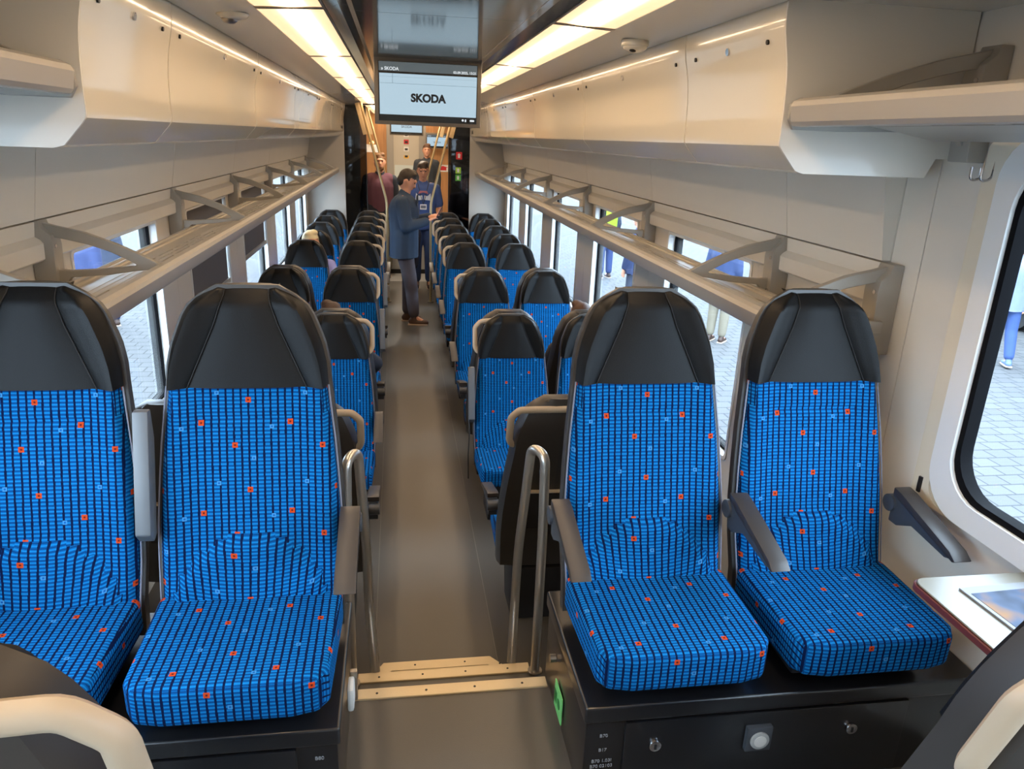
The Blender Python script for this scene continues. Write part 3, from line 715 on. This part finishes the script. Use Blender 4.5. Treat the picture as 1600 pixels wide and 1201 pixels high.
# ------------------------------------------------------------------ screens
BEZ = mat('grey_brown_bezel', (98, 92, 84), .4); SCR = mat('screen_white', (20, 22, 24), .25, emit=.27, ecol=(160, 184, 198)); SCRD = mat('screen_header', (24, 26, 28), .25, emit=.24, ecol=(78, 88, 92))
SCRB = mat('screen_black', (12, 13, 15), .2); SCT = mat('screen_text', (16, 26, 38), .4); SCL = mat('screen_line', (60, 85, 100), .4, emit=.1, ecol=(90, 115, 130)); SCW = mat('screen_white_text', (20, 20, 20), .4, emit=.25, ecol=(215, 222, 226))
def screen(name, label, x, y, zc, W, H, rx=0, rz=0, small=False, mounted=True):
    root = thing(name, label, 'screen', (x, y, zc)); root.rotation_euler = (rx, 0, rz)
    q = MB(); q.box(-W / 2 - .022, W / 2 + .022, 0, .05, -H / 2 - .020, H / 2 + .032); q.build('housing', BEZ, root, bevel=.006)
    if mounted: q = MB(); q.box(-W / 2 - .01, W / 2 + .01, .012, .05, H / 2 + .030, H / 2 + .06); q.build('mount', BLK, root)
    q = MB(); q.box(-W / 2, W / 2, -.0015, .001, -H / 2, H / 2); d = q.build('display', SCRB, root)
    q = MB(); q.box(-W / 2 + .006, W / 2 - .004, -.0024, -.001, -H * .39, H * .30); q.build('picture', SCR, d)
    q = MB(); q.box(-W / 2 + .004, W / 2 - .004, -.0022, -.001, H * .335, H * .49); q.build('header', SCRD, d)
    T = lambda px, pz: Matrix.Translation((px, -.003, pz)) @ FACE_CAM
    text('headline', 'SKODA', H * .185, SCT, d, T(0, -H * .10), bold=.0028 if not small else 0)
    text('header_text', '» SKODA', H * .075, SCW, d, T(-W * .47, H * .375), align='LEFT', bold=.0004)
    text('clock', '03.09.2025, 13:21', H * .058, SCW, d, T(W * .485, H * .362), align='RIGHT', bold=.0004)
    if not small:
        q = MB(); q.box(-W / 2 + .006, W / 2 - .004, -.0028, -.0022, H * .135, H * .139); q.box(-W * .36, -W * .357, -.0028, -.0022, H * .135, H * .30); q.box(-W / 2 + .006, W / 2 - .004, -.0028, -.0022, H * .245, H * .247); q.build('grid_lines', SCL, d)
        q = MB(); q.tube([(W * .37 - .007, -.0018, -H * .443), (W * .37 - .007, -.0030, -H * .443)], .006, 12); q.tube([(W * .37 + .008, -.0018, -H * .437), (W * .37 + .008, -.0030, -H * .437)], .004, 12); q.tube([(W * .37 + .008, -.0018, -H * .457), (W * .37 + .008, -.0030, -H * .457)], .004, 12)
        q.box(W * .43, W * .475, -.0030, -.0018, -H * .46, -H * .43); q.build('icon', SCW, d)
    return root
screen('ceiling_screen', 'large hanging passenger screen reading SKODA under the ceiling over the aisle', .02, 4.30, 2.425, .530, .298, rx=math.radians(4), rz=0)
screen('ceiling_screen', 'second hanging screen further back, half hidden below the large screen', .02, 13.8, 2.36, .54, .30, small=True)
screen('wall_screen', 'small screen on the right of the wood end wall', .66, 15.9, 2.10, .42, .25, small=True, mounted=False)

# ------------------------------------------------------------------ end wall, glass screens, vestibule
PART = mat('partition_laminate', (176, 172, 164), .4)
for side, sx, n in (('left', -1, 6), ('right', 1, 7)):
    q = MB(); q.box(*sorted((sx * .87, sx * 1.39)), 10.9, 10.94, 0, 2.57); struct(q.build('wall_end_' + side, PART))
q = MB(); q.box(-.87, .87, 10.9, 10.96, 2.565, 2.60); struct(q.build('trim_6', GAP))
for side, sx in (('left', -1), ('right', 1)):
    root = thing('glass_screen', 'smoked glass draught screen %s of the vestibule doorway' % side, 'glass screen', (sx * .72, 10.92, 0))
    q = MB(); q.box(-.145, .145, -.004, .004, .05, 2.56); q.build('pane', DGLASS, root)
    q = MB(); q.box(-.15, .15, -.01, .01, 0, .06); q.box(*sorted((-sx * .145, -sx * .155)), -.01, .01, 0, 2.56); q.build('frame', BLK, root)
def sticker(name, label, x, y, z, w_, h_, m, m2):
    root = thing(name, label, 'sticker', (x, y, z)); q = MB(); q.box(-w_ / 2, w_ / 2, -.002, 0, -h_ / 2, h_ / 2); q.build('backing', m, root)
    q = MB(); q.box(-w_ * .18, w_ * .18, -.003, -.002, -h_ * .3, h_ * .1); q.prism([(-w_ * .3, h_ * .1), (0, h_ * .35), (w_ * .3, h_ * .1)], -.003, -.002); q.build('symbol', m2, root)
GRN = mat('lime_sticker', (150, 200, 60), .5, ); RED = mat('red_sticker', (190, 35, 45), .5); WST = mat('white_sticker', (215, 215, 215), .5)
sticker('safety_sticker', 'lime green pictogram sticker, upper of two on the right glass screen', .705, 10.90, 1.75, .075, .085, GRN, WST)
sticker('safety_sticker', 'green arrow sticker, lower of two on the right glass screen', .705, 10.90, 1.65, .075, .085, mat('green2', (80, 165, 50), .5), WST)
sticker('safety_sticker', 'red fire notice sticker on the right glass screen', .715, 10.90, 1.95, .085, .10, RED, WST)
sticker('notice', 'white pictogram notice on the wood end wall right of the door', .80, 16.195, 1.56, .40, .14, WST, RED)
# vestibule side doors, end wall
for side, sx in (('left', -1), ('right', 1)):
    root = struct(thing('door_%d' % (2 if sx < 0 else 3), None, None, (sx * 1.36, 11.75, 0)))
    q = MB(); q.box(-.02, .02, -.62, .62, .02, 2.1); q.build('leaf', mat('dark_door', (52, 52, 54), .35), root, bevel=.01)
    q = MB(); q.box(*sorted((-sx * .022, -sx * .026)), -.4, .4, .95, 1.85); q.build('glazing', mat('door_glazing', (70, 85, 95), .1), root)
q = MB(); q.box(-1.46, 1.46, 16.2, 16.26, UF, 2.66); struct(q.build('wall_end', WOOD))
root = struct(thing('door_1', None, None, (.04, 16.16, UF)))
q = MB(); q.box(-.40, .40, 0, .03, 0, 2.0); q.build('frame', mat('door_frame_grey', (150, 146, 140), .4), root, bevel=.005)
q = MB(); q.box(-.26, .26, -.02, .0, 0, 1.9); lf = q.build('leaf', mat('grey_door', (178, 172, 160), .4), root, bevel=.005)
q = MB(); q.box(-.24, .24, -.024, -.02, .75, 1.02); q.build('lower_glass', mat('pale_glass', (190, 200, 200), .2), lf)
for i, (z, m) in enumerate(((1.62, WST), (1.48, RED), (1.34, WST), (1.20, mat('yellow_sticker', (225, 175, 60), .5)))):
    q = MB(); q.box(-.05, .05, -.024, -.02, z - .045, z + .045 - (.03 if i == 3 else 0)); q.build('sticker', m, lf)
    q = MB(); q.box(-.03, .03, -.026, -.024, z - .025, z + .015); q.build('pictogram', BLK, lf)
root = thing('wall_lamp', 'small warm lamp glowing on the wood end wall', 'lamp', (-.62, 15.0, 2.02))
q = MB(); q.dome((0, 0, 0), .045, .05, down=False); q.build('bulb', mat('amber_glow', (255, 190, 90), .5, emit=1.2, ecol=(255, 185, 90)), root); q = MB(); q.box(-.12, .12, -.01, .03, -.16, -.02); q.build('plate', WST, root)
for x, y, zf, wh in ((0, 12.0, 0, 'over the near vestibule'), (0, 14.6, 0, 'in front of the wood end wall')):  # invented round fixtures, added to brighten the dark vestibule
    root = thing('fill_light', 'added round ceiling fill light ' + wh, 'ceiling light', (x, y, 2.588))
    q = MB(); q.disc((0, 0, -.006), .06, 'z', .005, 24); q.build('rim', STEELD, root); q = MB(); q.disc((0, 0, -.012), .05, 'z', .002, 24); q.build('lens', mat('fill_light_lens', (255, 235, 205), .4, emit=1.5), root)
    l = bpy.data.lights.new('lamp', 'AREA'); l.shape = 'DISK'; l.size = .1; l.energy = 5; l.color = (1, .86, .68); lo = bpy.data.objects.new('lamp', l); C.objects.link(lo); lo.parent = root; lo.location = (0, 0, -.02)  # added area light that does the vestibule fill
# angled poles
for side, sx in (('left', -1), ('right', 1)):
    for Y, nm, zb in ((10.2, 'nearer', 0), (12.62, 'farther', UF)):
        root = thing('grab_pole', 'brass-lit floor to ceiling grab pole leaning outward at the top, %s one on the %s' % (nm, side), 'pole', (sx * (.29 if zb == 0 else .33), Y, zb))
        dx = sx * (.31 if zb == 0 else .27); q = MB(); q.tube(fil([(0, 0, 0), (0, 0, (1.35 if zb == 0 else .95)), (dx, 0, 2.575 - zb)], .08, 6), .017, 14); q.build('pole', mat('warm_steel', (205, 180, 135), .3, metal=.8), root)
        q = MB(); q.disc((0, 0, .006), .04, 'z', .006, 18); q.build('foot_flange', STEELD, root)
        M = Matrix.Translation((dx * .93 + sx * .02, 0, 2.38 - zb)) @ Matrix.Rotation(math.atan2(dx, 1.22), 4, 'Y')
        q = MB(); q.box(-.028, .028, -.02, .0, -.20, .19, M); q.build('control_panel', mat('tan_panel', (190, 165, 125), .4), root, bevel=.004)

# hanging pull strap at the right seats
root = thing('pull_strap', 'thin black strap hanging from a right aisle armrest', 'strap', (.262, 4.18, .58))
q = MB(); q.tube([(0, -.02, .0), (.002, -.06, -.06), (-.004, -.07, -.20), (.0, -.07, -.36)], .004, 6, flat=.5); q.build('cord', BLK, root)

# ------------------------------------------------------------------ people
def cap(q, p0, p1, r0, r1, n=14, sc=(1, 1, 1)):
    p0, p1 = Vector(p0), Vector(p1); d = p1 - p0; L = max(d.length, 1e-5); t = d / L
    rows = []; up = Vector((0, 1, 0)) if abs(t.y) < .9 else Vector((1, 0, 0)); a = t.cross(up).normalized(); b = t.cross(a)
    st = [(-r0 * math.cos(k * PI / 10), r0 * math.sin(k * PI / 10)) for k in range(1, 6)] + [(L + r1 * math.sin(k * PI / 10), r1 * math.cos(k * PI / 10)) for k in range(0, 5)]
    for (h, r) in st: rows.append([p0 + t * h + (a * math.cos(2 * PI * k / n) * sc[0] + b * math.sin(2 * PI * k / n) * sc[1]) * r for k in range(n)])
    q.grid(rows, True, True)
def ell(q, c, r, n=16, M=None):
    rows = []
    for i in range(1, 12):
        th = PI * i / 12; rows.append([Vector((r[0] * math.sin(th) * math.cos(2 * PI * k / n), r[1] * math.sin(th) * math.sin(2 * PI * k / n), -r[2] * math.cos(th))) for k in range(n)])
    rows = [[(M @ p if M else p) + Vector(c) for p in r_] for r_ in rows]; q.grid(rows, True, True)
def fuse(q, name, m, parent, vox=.012, sm=3):
    o = q.build(name, m, parent, angle=180); md = o.modifiers.new('r', 'REMESH'); md.mode = 'VOXEL'; md.voxel_size = vox; md.use_smooth_shade = True
    s2 = o.modifiers.new('s', 'SMOOTH'); s2.iterations = sm; s2.factor = .5
    dg = bpy.context.evaluated_depsgraph_get(); dg.update(); me = bpy.data.meshes.new_from_object(o.evaluated_get(dg)); o.modifiers.clear(); old = o.data; o.data = me; me.name = name; bpy.data.meshes.remove(old)
    if not me.materials: me.materials.append(m)
    return o
SKIN = mat('skin', (205, 150, 122), .55)
def hair_m(rgb): return mat('hair_%d_%d_%d' % rgb, rgb, .6, bump=.6, bscale=120)
def cloth(rgb): return mat('cloth_%d_%d_%d' % rgb, rgb, .85, var=.12, vscale=14)
def hand(q, w_, d, side, curl=.5):
    """palm, four bent fingers of unequal length and a side thumb at wrist w_, pointing d"""
    w_ = Vector(w_); d = Vector(d).normalized(); lat = Vector((side, 0, 0)); lat = (lat - d * lat.dot(d))
    if lat.length < .2: lat = Vector((0, side, 0)) - d * d.y * side
    lat.normalize(); nrm = d.cross(lat) * side
    for k in (-1, 0, 1): cap(q, w_ + lat * k * .018, w_ + d * .085 + lat * k * .024, .017, .015)
    for k, L in enumerate((.072, .082, .076, .060)):
        b0 = w_ + d * .09 + lat * (-.033 + .022 * k); m1 = b0 + d * L * .5 + nrm * curl * .012; m2 = m1 + d * L * .32 - nrm * (-curl) * .034
        cap(q, b0, m1, .0095, .0085, 8); cap(q, m1, m2, .0085, .007, 8)
    t0 = w_ + d * .025 - lat * .03; t1 = t0 + d * .035 - lat * .028 + nrm * .01; cap(q, t0, t1, .012, .010, 8); cap(q, t1, t1 + d * .03 + nrm * .01, .010, .008, 8)
def person(label, loc, rz, H=1.78, top=(60, 70, 90), legs=(60, 55, 60), hairc=(50, 38, 28), shoe=(60, 40, 30), arms=None, stride=(0, 0), coat=False, headturn=(0, 0), seated=False, sleeves='long', skirtlen=.0, beard=False, glasses=False, vox=.014, hat=False, legson=True, sock=False, bend=0, bald=False, vest=None, name='person'):
    """local frame: +y is where the person looks; feet at z = 0 (or seat pan at z = 0 when seated)"""
    k = H / 1.78; root = thing(name, label, 'person', loc, rz); root.scale = (k, k, k)
    hipz = .92 if not seated else .08
    hip = Vector((0, 0, hipz)); sh = Vector((0, .0 + bend, hipz + .53)); neck = Vector((0, .01 + bend, hipz + .59)); hc = neck + Vector((0, .03, .135))
    q = MB()
    # torso + head: one continuous surface
    cap(q, hip + Vector((-.07, 0, .0)), hip + Vector((.07, 0, 0)), .115, .115); cap(q, hip, sh + Vector((0, 0, -.12)), .12, .15, sc=(1.1, .8)); cap(q, sh + Vector((-.13, 0, -.03)), sh + Vector((.13, 0, -.03)), .065, .065)
    cap(q, neck + Vector((0, 0, -.06)), hc, .056, .054)
    HM = Euler((headturn[0], 0, headturn[1])).to_matrix().to_4x4(); HT = Matrix.Translation(hc) @ HM
    def hp(x, y, z): return HT @ Vector((x, y, z))
    ell(q, hc, (.077, .097, .115), M=HM); ell(q, hp(0, .035, -.055), (.052, .058, .062), M=HM)
    cap(q, hp(0, .088, .012), hp(0, .108, -.022), .011, .015, 8); ell(q, hp(0, .088, .035), (.05, .018, .012), M=HM); ell(q, hp(0, .088, -.058), (.026, .014, .010), M=HM); ell(q, hp(0, .075, -.095), (.024, .022, .018), M=HM)
    for s_ in (-1, 1): ell(q, hp(s_ * .079, -.005, -.005), (.010, .02, .032), M=HM)
    # legs
    ank = {}
    for i, s_ in enumerate((-1, 1)):
        hj = hip + Vector((s_ * .085, 0, -.02))
        if seated: kn = hj + Vector((s_ * .03, .36, .02)); an = kn + Vector((0, -.02, -.40))
        else:
            a = stride[i]; kn = Vector((s_ * .095, a * .45 + .03, .50)); an = Vector((s_ * .095, a, .085 + max(0, -a) * .15))
        ank[s_] = (hj, kn, an)
        if legson: cap(q, hj, kn, .085, .052); cap(q, kn, an, .052, .036); cap(q, an, an + Vector((0, .10, -.045)), .034, .028)
    arms = arms or {}
    AJ = {}
    for s_ in (-1, 1):
        sj = sh + Vector((s_ * .185, 0, -.045)); el, wr, hd = arms.get(s_, ((s_ * .235, -.02, hipz + .20), (s_ * .235, .06, hipz - .04), (0, .15, -1)))
        el, wr = Vector(el), Vector(wr); AJ[s_] = (sj, el, wr)
        cap(q, sj, el, .048, .038); cap(q, el, wr, .038, .026); hand(q, wr, hd, s_)
    fuse(q, 'body', SKIN, root, vox=min(vox, .011))
    # eyes, mouth
    for s_ in (-1, 1):
        q = MB(); ell(q, hp(s_ * .031, .089, .016), (.012, .007, .007), 8); q.build('eye', mat('eye', (40, 32, 28), .3), root)
    q = MB(); ell(q, hp(0, .101, -.058), (.022, .004, .004), 8); q.build('mouth', mat('lips', (160, 85, 75), .5), root)
    # hair
    if not bald:
        q = MB(); ell(q, hp(0, -.012, .030), (.084, .103, .100), M=HM); ell(q, hp(0, -.045, -.02), (.078, .068, .078), M=HM); ell(q, hp(.01, .035, .088), (.055, .04, .032), M=HM); ell(q, hp(-.03, .02, .105), (.045, .05, .032), M=HM)
        h = fuse(q, 'hair', hair_m(hairc), root, vox=.01, sm=1)
        # keep the face free
        bm = bmesh.new(); bm.from_mesh(h.data); inv = HT.inverted()
        dl = [v for v in bm.verts if (lambda p: p.y > .034 and p.z < .048)(inv @ v.co)]
        bmesh.ops.delete(bm, geom=dl, context='VERTS'); bm.to_mesh(h.data); bm.free()
    if beard:
        q = MB(); ell(q, hp(0, .045, -.078), (.058, .055, .048), M=HM); fuse(q, 'beard', hair_m(hairc), root, vox=.01)
    if glasses:
        q = MB()
        for s_ in (-1, 1): q.ring([(hp(s_ * .033 + .026 * math.cos(t), 0, 0).x, hp(0, 0, .014 + .018 * math.sin(t)).z) for t in [2 * PI * j / 16 for j in range(16)]], [(hp(s_ * .033 + .021 * math.cos(t), 0, 0).x, hp(0, 0, .014 + .014 * math.sin(t)).z) for t in [2 * PI * j / 16 for j in range(16)]], hp(0, .108, .01).y, hp(0, .112, .01).y, ax='y')
        q.build('glasses', BLK, root)
    # trousers
    q = MB()
    if legson:
        cap(q, hip + Vector((-.075, 0, -.01)), hip + Vector((.075, 0, -.01)), .125, .125); cap(q, hip, hip + Vector((0, 0, .10)), .135, .135, sc=(1.1, .85))
        for s_ in (-1, 1):
            hj, kn, an = ank[s_]; cap(q, hj, kn, .103, .078); cap(q, kn, kn.lerp(an, .86), .080, .066)
        fuse(q, 'trousers', cloth(legs), root, vox=vox)
        for s_ in (-1, 1):
            hj, kn, an = ank[s_]; q = MB(); b0 = Vector((an.x, an.y, an.z - .045))
            cap(q, b0 + Vector((0, -.03, .0)), b0 + Vector((0, .14, -.012)), .042, .034, sc=(1, 1)); cap(q, b0, b0 + Vector((0, 0, .04)), .042, .044)
            o = fuse(q, 'shoe', mat('shoe_%d_%d_%d' % shoe, shoe, .5), root, vox=.012)
            q = MB(); q.prism([(b0.x + x, b0.y + y) for x, y in ((-.038, -.07), (.038, -.07), (.046, .05), (.036, .16), (-.036, .16), (-.046, .05))], b0.z - .043, b0.z - .026, ax='z'); q.build('sole', mat('pale_sole', (190, 170, 150), .6), o, bevel=.004)
    # upper clothing
    q = MB(); g = .028 if coat else .008
    cap(q, hip + Vector((0, 0, .02)), sh + Vector((0, 0, -.14)), .148 + g, .168 + g, sc=(1.12, .90 if coat else .80)); cap(q, sh + Vector((-.135, 0, -.045)), sh + Vector((.135, 0, -.045)), .080, .080); cap(q, sh + Vector((0, 0, -.06)), neck + Vector((0, -.005, -.015)), .10, .068)
    if coat: cap(q, hip + Vector((0, -.005, -.16)), hip + Vector((0, 0, .12)), .170, .168, sc=(1.34, .98))
    elif not seated: cap(q, hip + Vector((0, 0, -.02)), hip + Vector((0, 0, .12)), .155, .155, sc=(1.30, .90))
    for s_ in (-1, 1):
        sj, el, wr = AJ[s_]
        if sleeves == 'long': cap(q, sj, el, .066 + g * .6, .056 + g * .5); cap(q, el, el.lerp(wr, .93), .056 + g * .5, .042 + g * .3)
        elif sleeves == 'short': cap(q, sj, sj.lerp(el, .72), .066, .060)
        else: cap(q, sj, sj.lerp(el, .1), .066, .062)
    up_ = fuse(q, 'jacket' if coat else 'shirt', cloth(top), root, vox=vox)
    hem = hipz - (.13 if coat else .08)
    for v_ in up_.data.vertices:
        if v_.co.z < hem and abs(v_.co.x) < .24: v_.co.z = hem - .002 * math.sin(v_.co.x * 40)
    if coat and vox < .015:
        for s_ in (-1, 1):
            q = MB(); q.prism([(s_ * .015, 1.16), (s_ * .02, 1.20), (s_ * .085, 1.40), (s_ * .075, 1.475), (s_ * .045, 1.49)], .146, .156); q.build('lapel', cloth(tuple(int(c * .8) for c in top)), up_, bevel=.003)
        for z_ in (1.02, 1.11): q = MB(); q.disc((.012, .168, z_), .009, 'y', .003, 10); q.build('button', BLK, up_)
        q = MB(); q.box(-.003, .003, -.178, -.172, hem + .005, hem + .22); q.build('vent', BLK, up_)
    if vest:
        q = MB(); cap(q, hip + Vector((0, 0, .0)), sh + Vector((0, 0, -.14)), .168, .186, sc=(1.12, .82)); cap(q, sh + Vector((-.12, 0, -.045)), sh + Vector((.12, 0, -.045)), .094, .094)
        fuse(q, 'vest', cloth(vest), root, vox=vox)
    return root, HT, AJ, hip, sh
# man in the aisle looking at his phone
R_ = -PI / 2 - .12
r, HT, AJ, hip, sh = person('man in navy blazer and dark grey trousers standing in the aisle looking at his phone', (-.075, 9.02, 0), R_, 1.84, top=(44, 62, 84), legs=(74, 68, 74), hairc=(44, 34, 26), shoe=(82, 58, 44), coat=True, headturn=(-.50, 0),
    arms={-1: ((-.235, .05, 1.15), (-.12, .28, 1.24), (.5, .5, .2)), 1: ((.235, .05, 1.15), (.11, .27, 1.21), (-.5, .5, .2))}, stride=(.02, .12), beard=False, vox=.013)
ph = thing('smartphone', 'dark smartphone held up by the man in the navy blazer', 'phone', (0, 0, 0)); q = MB(); q.box(-.036, .036, -.004, .004, -.075, .075); q.build('case', BLK, ph, bevel=.003); q = MB(); q.box(-.032, .032, -.005, -.004, -.068, .068); q.build('display', mat('phone_display', (30, 40, 60), .1, emit=.3, ecol=(70, 100, 150)), ph)
bpy.context.view_layer.update()
ph.matrix_world = r.matrix_world @ Matrix.Translation((0, .40, 1.30)) @ Matrix.Rotation(-.5, 4, 'X'); 
# men in the vestibule (facing the camera: local +y -> world -y)
r, *_ = person('man with glasses in blue printed T-shirt and lanyard behind the man in the aisle', (.22, 11.25, 0), PI, 1.86, top=(60, 84, 138), legs=(52, 70, 110), hairc=(58, 44, 32), sleeves='short', glasses=True, headturn=(-.25, 0), arms={1: ((.25, -.02, 1.12), (.26, .10, .90), (0, .2, -1)), -1: ((-.25, -.02, 1.12), (-.20, .18, 1.05), (.3, .8, .1))})
q = MB(); q.prism([(-.11, 1.25), (-.01, 1.26), (-.015, 1.32), (-.06, 1.31), (-.10, 1.35)], .140, .160); q.prism([(.11, 1.25), (.01, 1.26), (.015, 1.32), (.06, 1.31), (.10, 1.35)], .140, .160); q.build('shirt_print', mat('print_white', (190, 200, 212), .8), r, bevel=.004)
q = MB(); q.prism([(-.07, 1.34), (0, 1.36), (.07, 1.34), (.05, 1.38), (-.05, 1.38)], .138, .156); q.build('shirt_print', mat('print_pink', (170, 110, 120), .8), r)
q = MB(); q.box(-.045, .045, .165, .170, 1.13, 1.20); b_ = q.build('badge', WST, r); q = MB(); q.box(-.035, .035, .170, .172, 1.145, 1.185); q.build('badge_print', mat('badge_grey', (95, 100, 115), .6), b_)
q = MB(); q.tube([(-.08, .10, 1.50), (-.03, .162, 1.30), (0, .170, 1.20)], .004, 6); q.tube([(.08, .10, 1.50), (.03, .162, 1.30), (0, .170, 1.20)], .004, 6); q.build('lanyard', BLK, r)
r, *_ = person('bearded man in burgundy vest standing left of the doorway', (-.42, 12.2, 0), PI + .1, 1.93, top=(42, 48, 60), legs=(120, 115, 95), hairc=(112, 78, 48), beard=True, vest=(100, 62, 76), sleeves='long')
person('person with dark curly hair half hidden behind the man with glasses', (.34, 13.0, UF), PI, 1.50, top=(50, 54, 60), legs=(50, 50, 55), hairc=(88, 58, 38))
person('person in dark jacket behind the smoked glass on the right', (.86, 11.5, 0), PI + .3, 1.70, top=(36, 40, 60), legs=(30, 34, 50), hairc=(26, 22, 22), arms={1: ((.25, .04, 1.12), (.14, .26, 1.10), (-.3, .9, 0)), -1: ((-.25, .04, 1.12), (-.14, .26, 1.10), (.3, .9, 0))})
root = thing('shoulder_bag', 'dark shoulder bag hanging behind the man in the navy blazer', 'bag', (.06, 10.9, .42))
q = MB(); cap(q, (0, 0, 0), (.02, 0, .42), .085, .11, sc=(1, .6)); fuse(q, 'pouch', cloth((36, 40, 58)), root); q = MB(); q.tube(fil([(-.05, 0, .45), (-.02, .03, .95), (.06, 0, .5)], .1), .012, 8, flat=.4); q.build('strap', BLK, root)
# seated passengers facing away
for lab, x, y, tc, hc_, H_ in (('passenger with brown hair in dark jacket with an elbow out over the left aisle armrest', -.58, 4.86, (40, 42, 52), (58, 38, 26), 1.59),
                      ('passenger with brown hair behind the second row at the left window', -1.04, 4.88, (70, 60, 60), (72, 44, 28), 1.60),
                      ('passenger with pale blond hair and lavender top in the fifth row at the left window', -1.03, 7.88, (150, 150, 205), (226, 208, 160), 1.84),
                      ('passenger with auburn hair behind the second row at the right window', 1.08, 4.88, (60, 60, 66), (76, 46, 30), 1.60)):
    a = {1: ((.30, .08, .42), (.27, .30, .30), (0, 1, -.1)), -1: ((-.22, .06, .36), (-.15, .26, .25), (.2, 1, -.1))}
    if 'window' in lab: a[1] = ((.22, .06, .36), (.15, .26, .25), (-.2, 1, -.1))
    fb = 'lavender' in lab
    person(lab, (x, y, .27 if fb else .34), PI + .2 if fb else 0, H_, bend=-.12, top=tc, legs=(45, 50, 70), hairc=hc_, arms=a, seated=True, vox=.016)

# ------------------------------------------------------------------ outside
q = MB(); q.box(-60, 60, -25, 80, -.66, -.60); struct(q.build('floor', PAVE, smooth=False))
BW = mat('facade_glass_blue', (62, 84, 112), .15, coat=.3); BG = mat('facade_grey', (150, 158, 168), .6); BD = mat('train_dark', (58, 64, 78), .35)
def hall(label, x0, x1, y0, y1, h, m, n, m2):
    root = thing('building', label, 'building', ((x0 + x1) / 2, (y0 + y1) / 2, -.6)); cx_, cy_ = (x0 + x1) / 2, (y0 + y1) / 2
    q = MB(); q.box(x0 - cx_, x1 - cx_, y0 - cy_, y1 - cy_, 0, h); q.build('wall', m, root)
    xs_ = (x0 if abs(x0) < abs(x1) else x1) - cx_; sg = -1 if xs_ < 0 else 1
    for i in range(n):
        a = y0 - cy_ + (y1 - y0) * (i + .15) / n; b = y0 - cy_ + (y1 - y0) * (i + .85) / n
        q = MB(); q.box(*sorted((xs_, xs_ + sg * .05)), a, b, h * .25, h * .85); q.build('window', m2, root)
hall('long blue glazed hall seen through the right windows', 16, 24, -4, 34, 6.0, BG, 14, BW)
hall('pale grey hall seen through the left windows', -24, -15, -4, 34, 5.0, BG, 12, BW)
root = thing('parked_train', 'dark parked rail car beyond the platform through the right window', 'train', (11.6, 8, -.6))
q = MB(); q.prism([(-1.4, .35), (-1.45, 1.0), (-1.4, 3.2), (-1.0, 3.9), (1.0, 3.9), (1.4, 3.2), (1.45, 1.0), (1.4, .35)], -12, 9); q.build('body', BD, root)
for i in range(7):
    q = MB(); q.box(-1.46, -1.43, -11 + i * 2.8, -9.2 + i * 2.8, 1.6, 2.7); q.build('window', BW, root)
for i in range(6):
    q = MB(); q.disc((-1.2, -10.5 + i * 3.4, .42), .42, 'x', .06, 24); q.build('wheel', BLK, root)
person('man in pale blue jacket and jeans walking outside the right window', (8.3, 9.05, -.6), -.35, 1.80, top=(112, 124, 152), legs=(52, 74, 122), hairc=(70, 50, 40), shoe=(90, 110, 150), coat=True, stride=(.22, -.20), vox=.02)
person('person in khaki trousers and navy top outside behind the third right window', (4.6, 10.3, -.6), -.8, 1.75, top=(46, 60, 96), legs=(128, 120, 104), coat=True, vox=.02)
person('worker in yellow high-visibility vest outside the far right windows', (4.3, 15.6, -.6), .2, 1.85, top=(40, 52, 70), legs=(50, 66, 110), vest=(140, 165, 36), vox=.02)
person('person in dark blue jacket outside beside the worker in the yellow vest', (3.7, 11.6, -.6), .5, 1.80, top=(42, 54, 88), legs=(60, 66, 84), coat=True, vox=.02)
person('person in jeans standing far outside between the right window and the near seats', (5.9, 11.6, -.6), .5, 1.70, top=(70, 80, 110), legs=(88, 110, 160), stride=(.15, -.1), vox=.02)
person('person in dark trousers standing outside the left window', (-4.3, 11.2, -.6), .5, 1.78, top=(60, 66, 84), legs=(46, 58, 104), coat=True, vox=.02)
person('person in a navy top outside the left window next to the one in dark trousers', (-4.0, 9.9, -.6), -.6, 1.72, top=(52, 62, 100), legs=(50, 56, 84), coat=True, vox=.02)
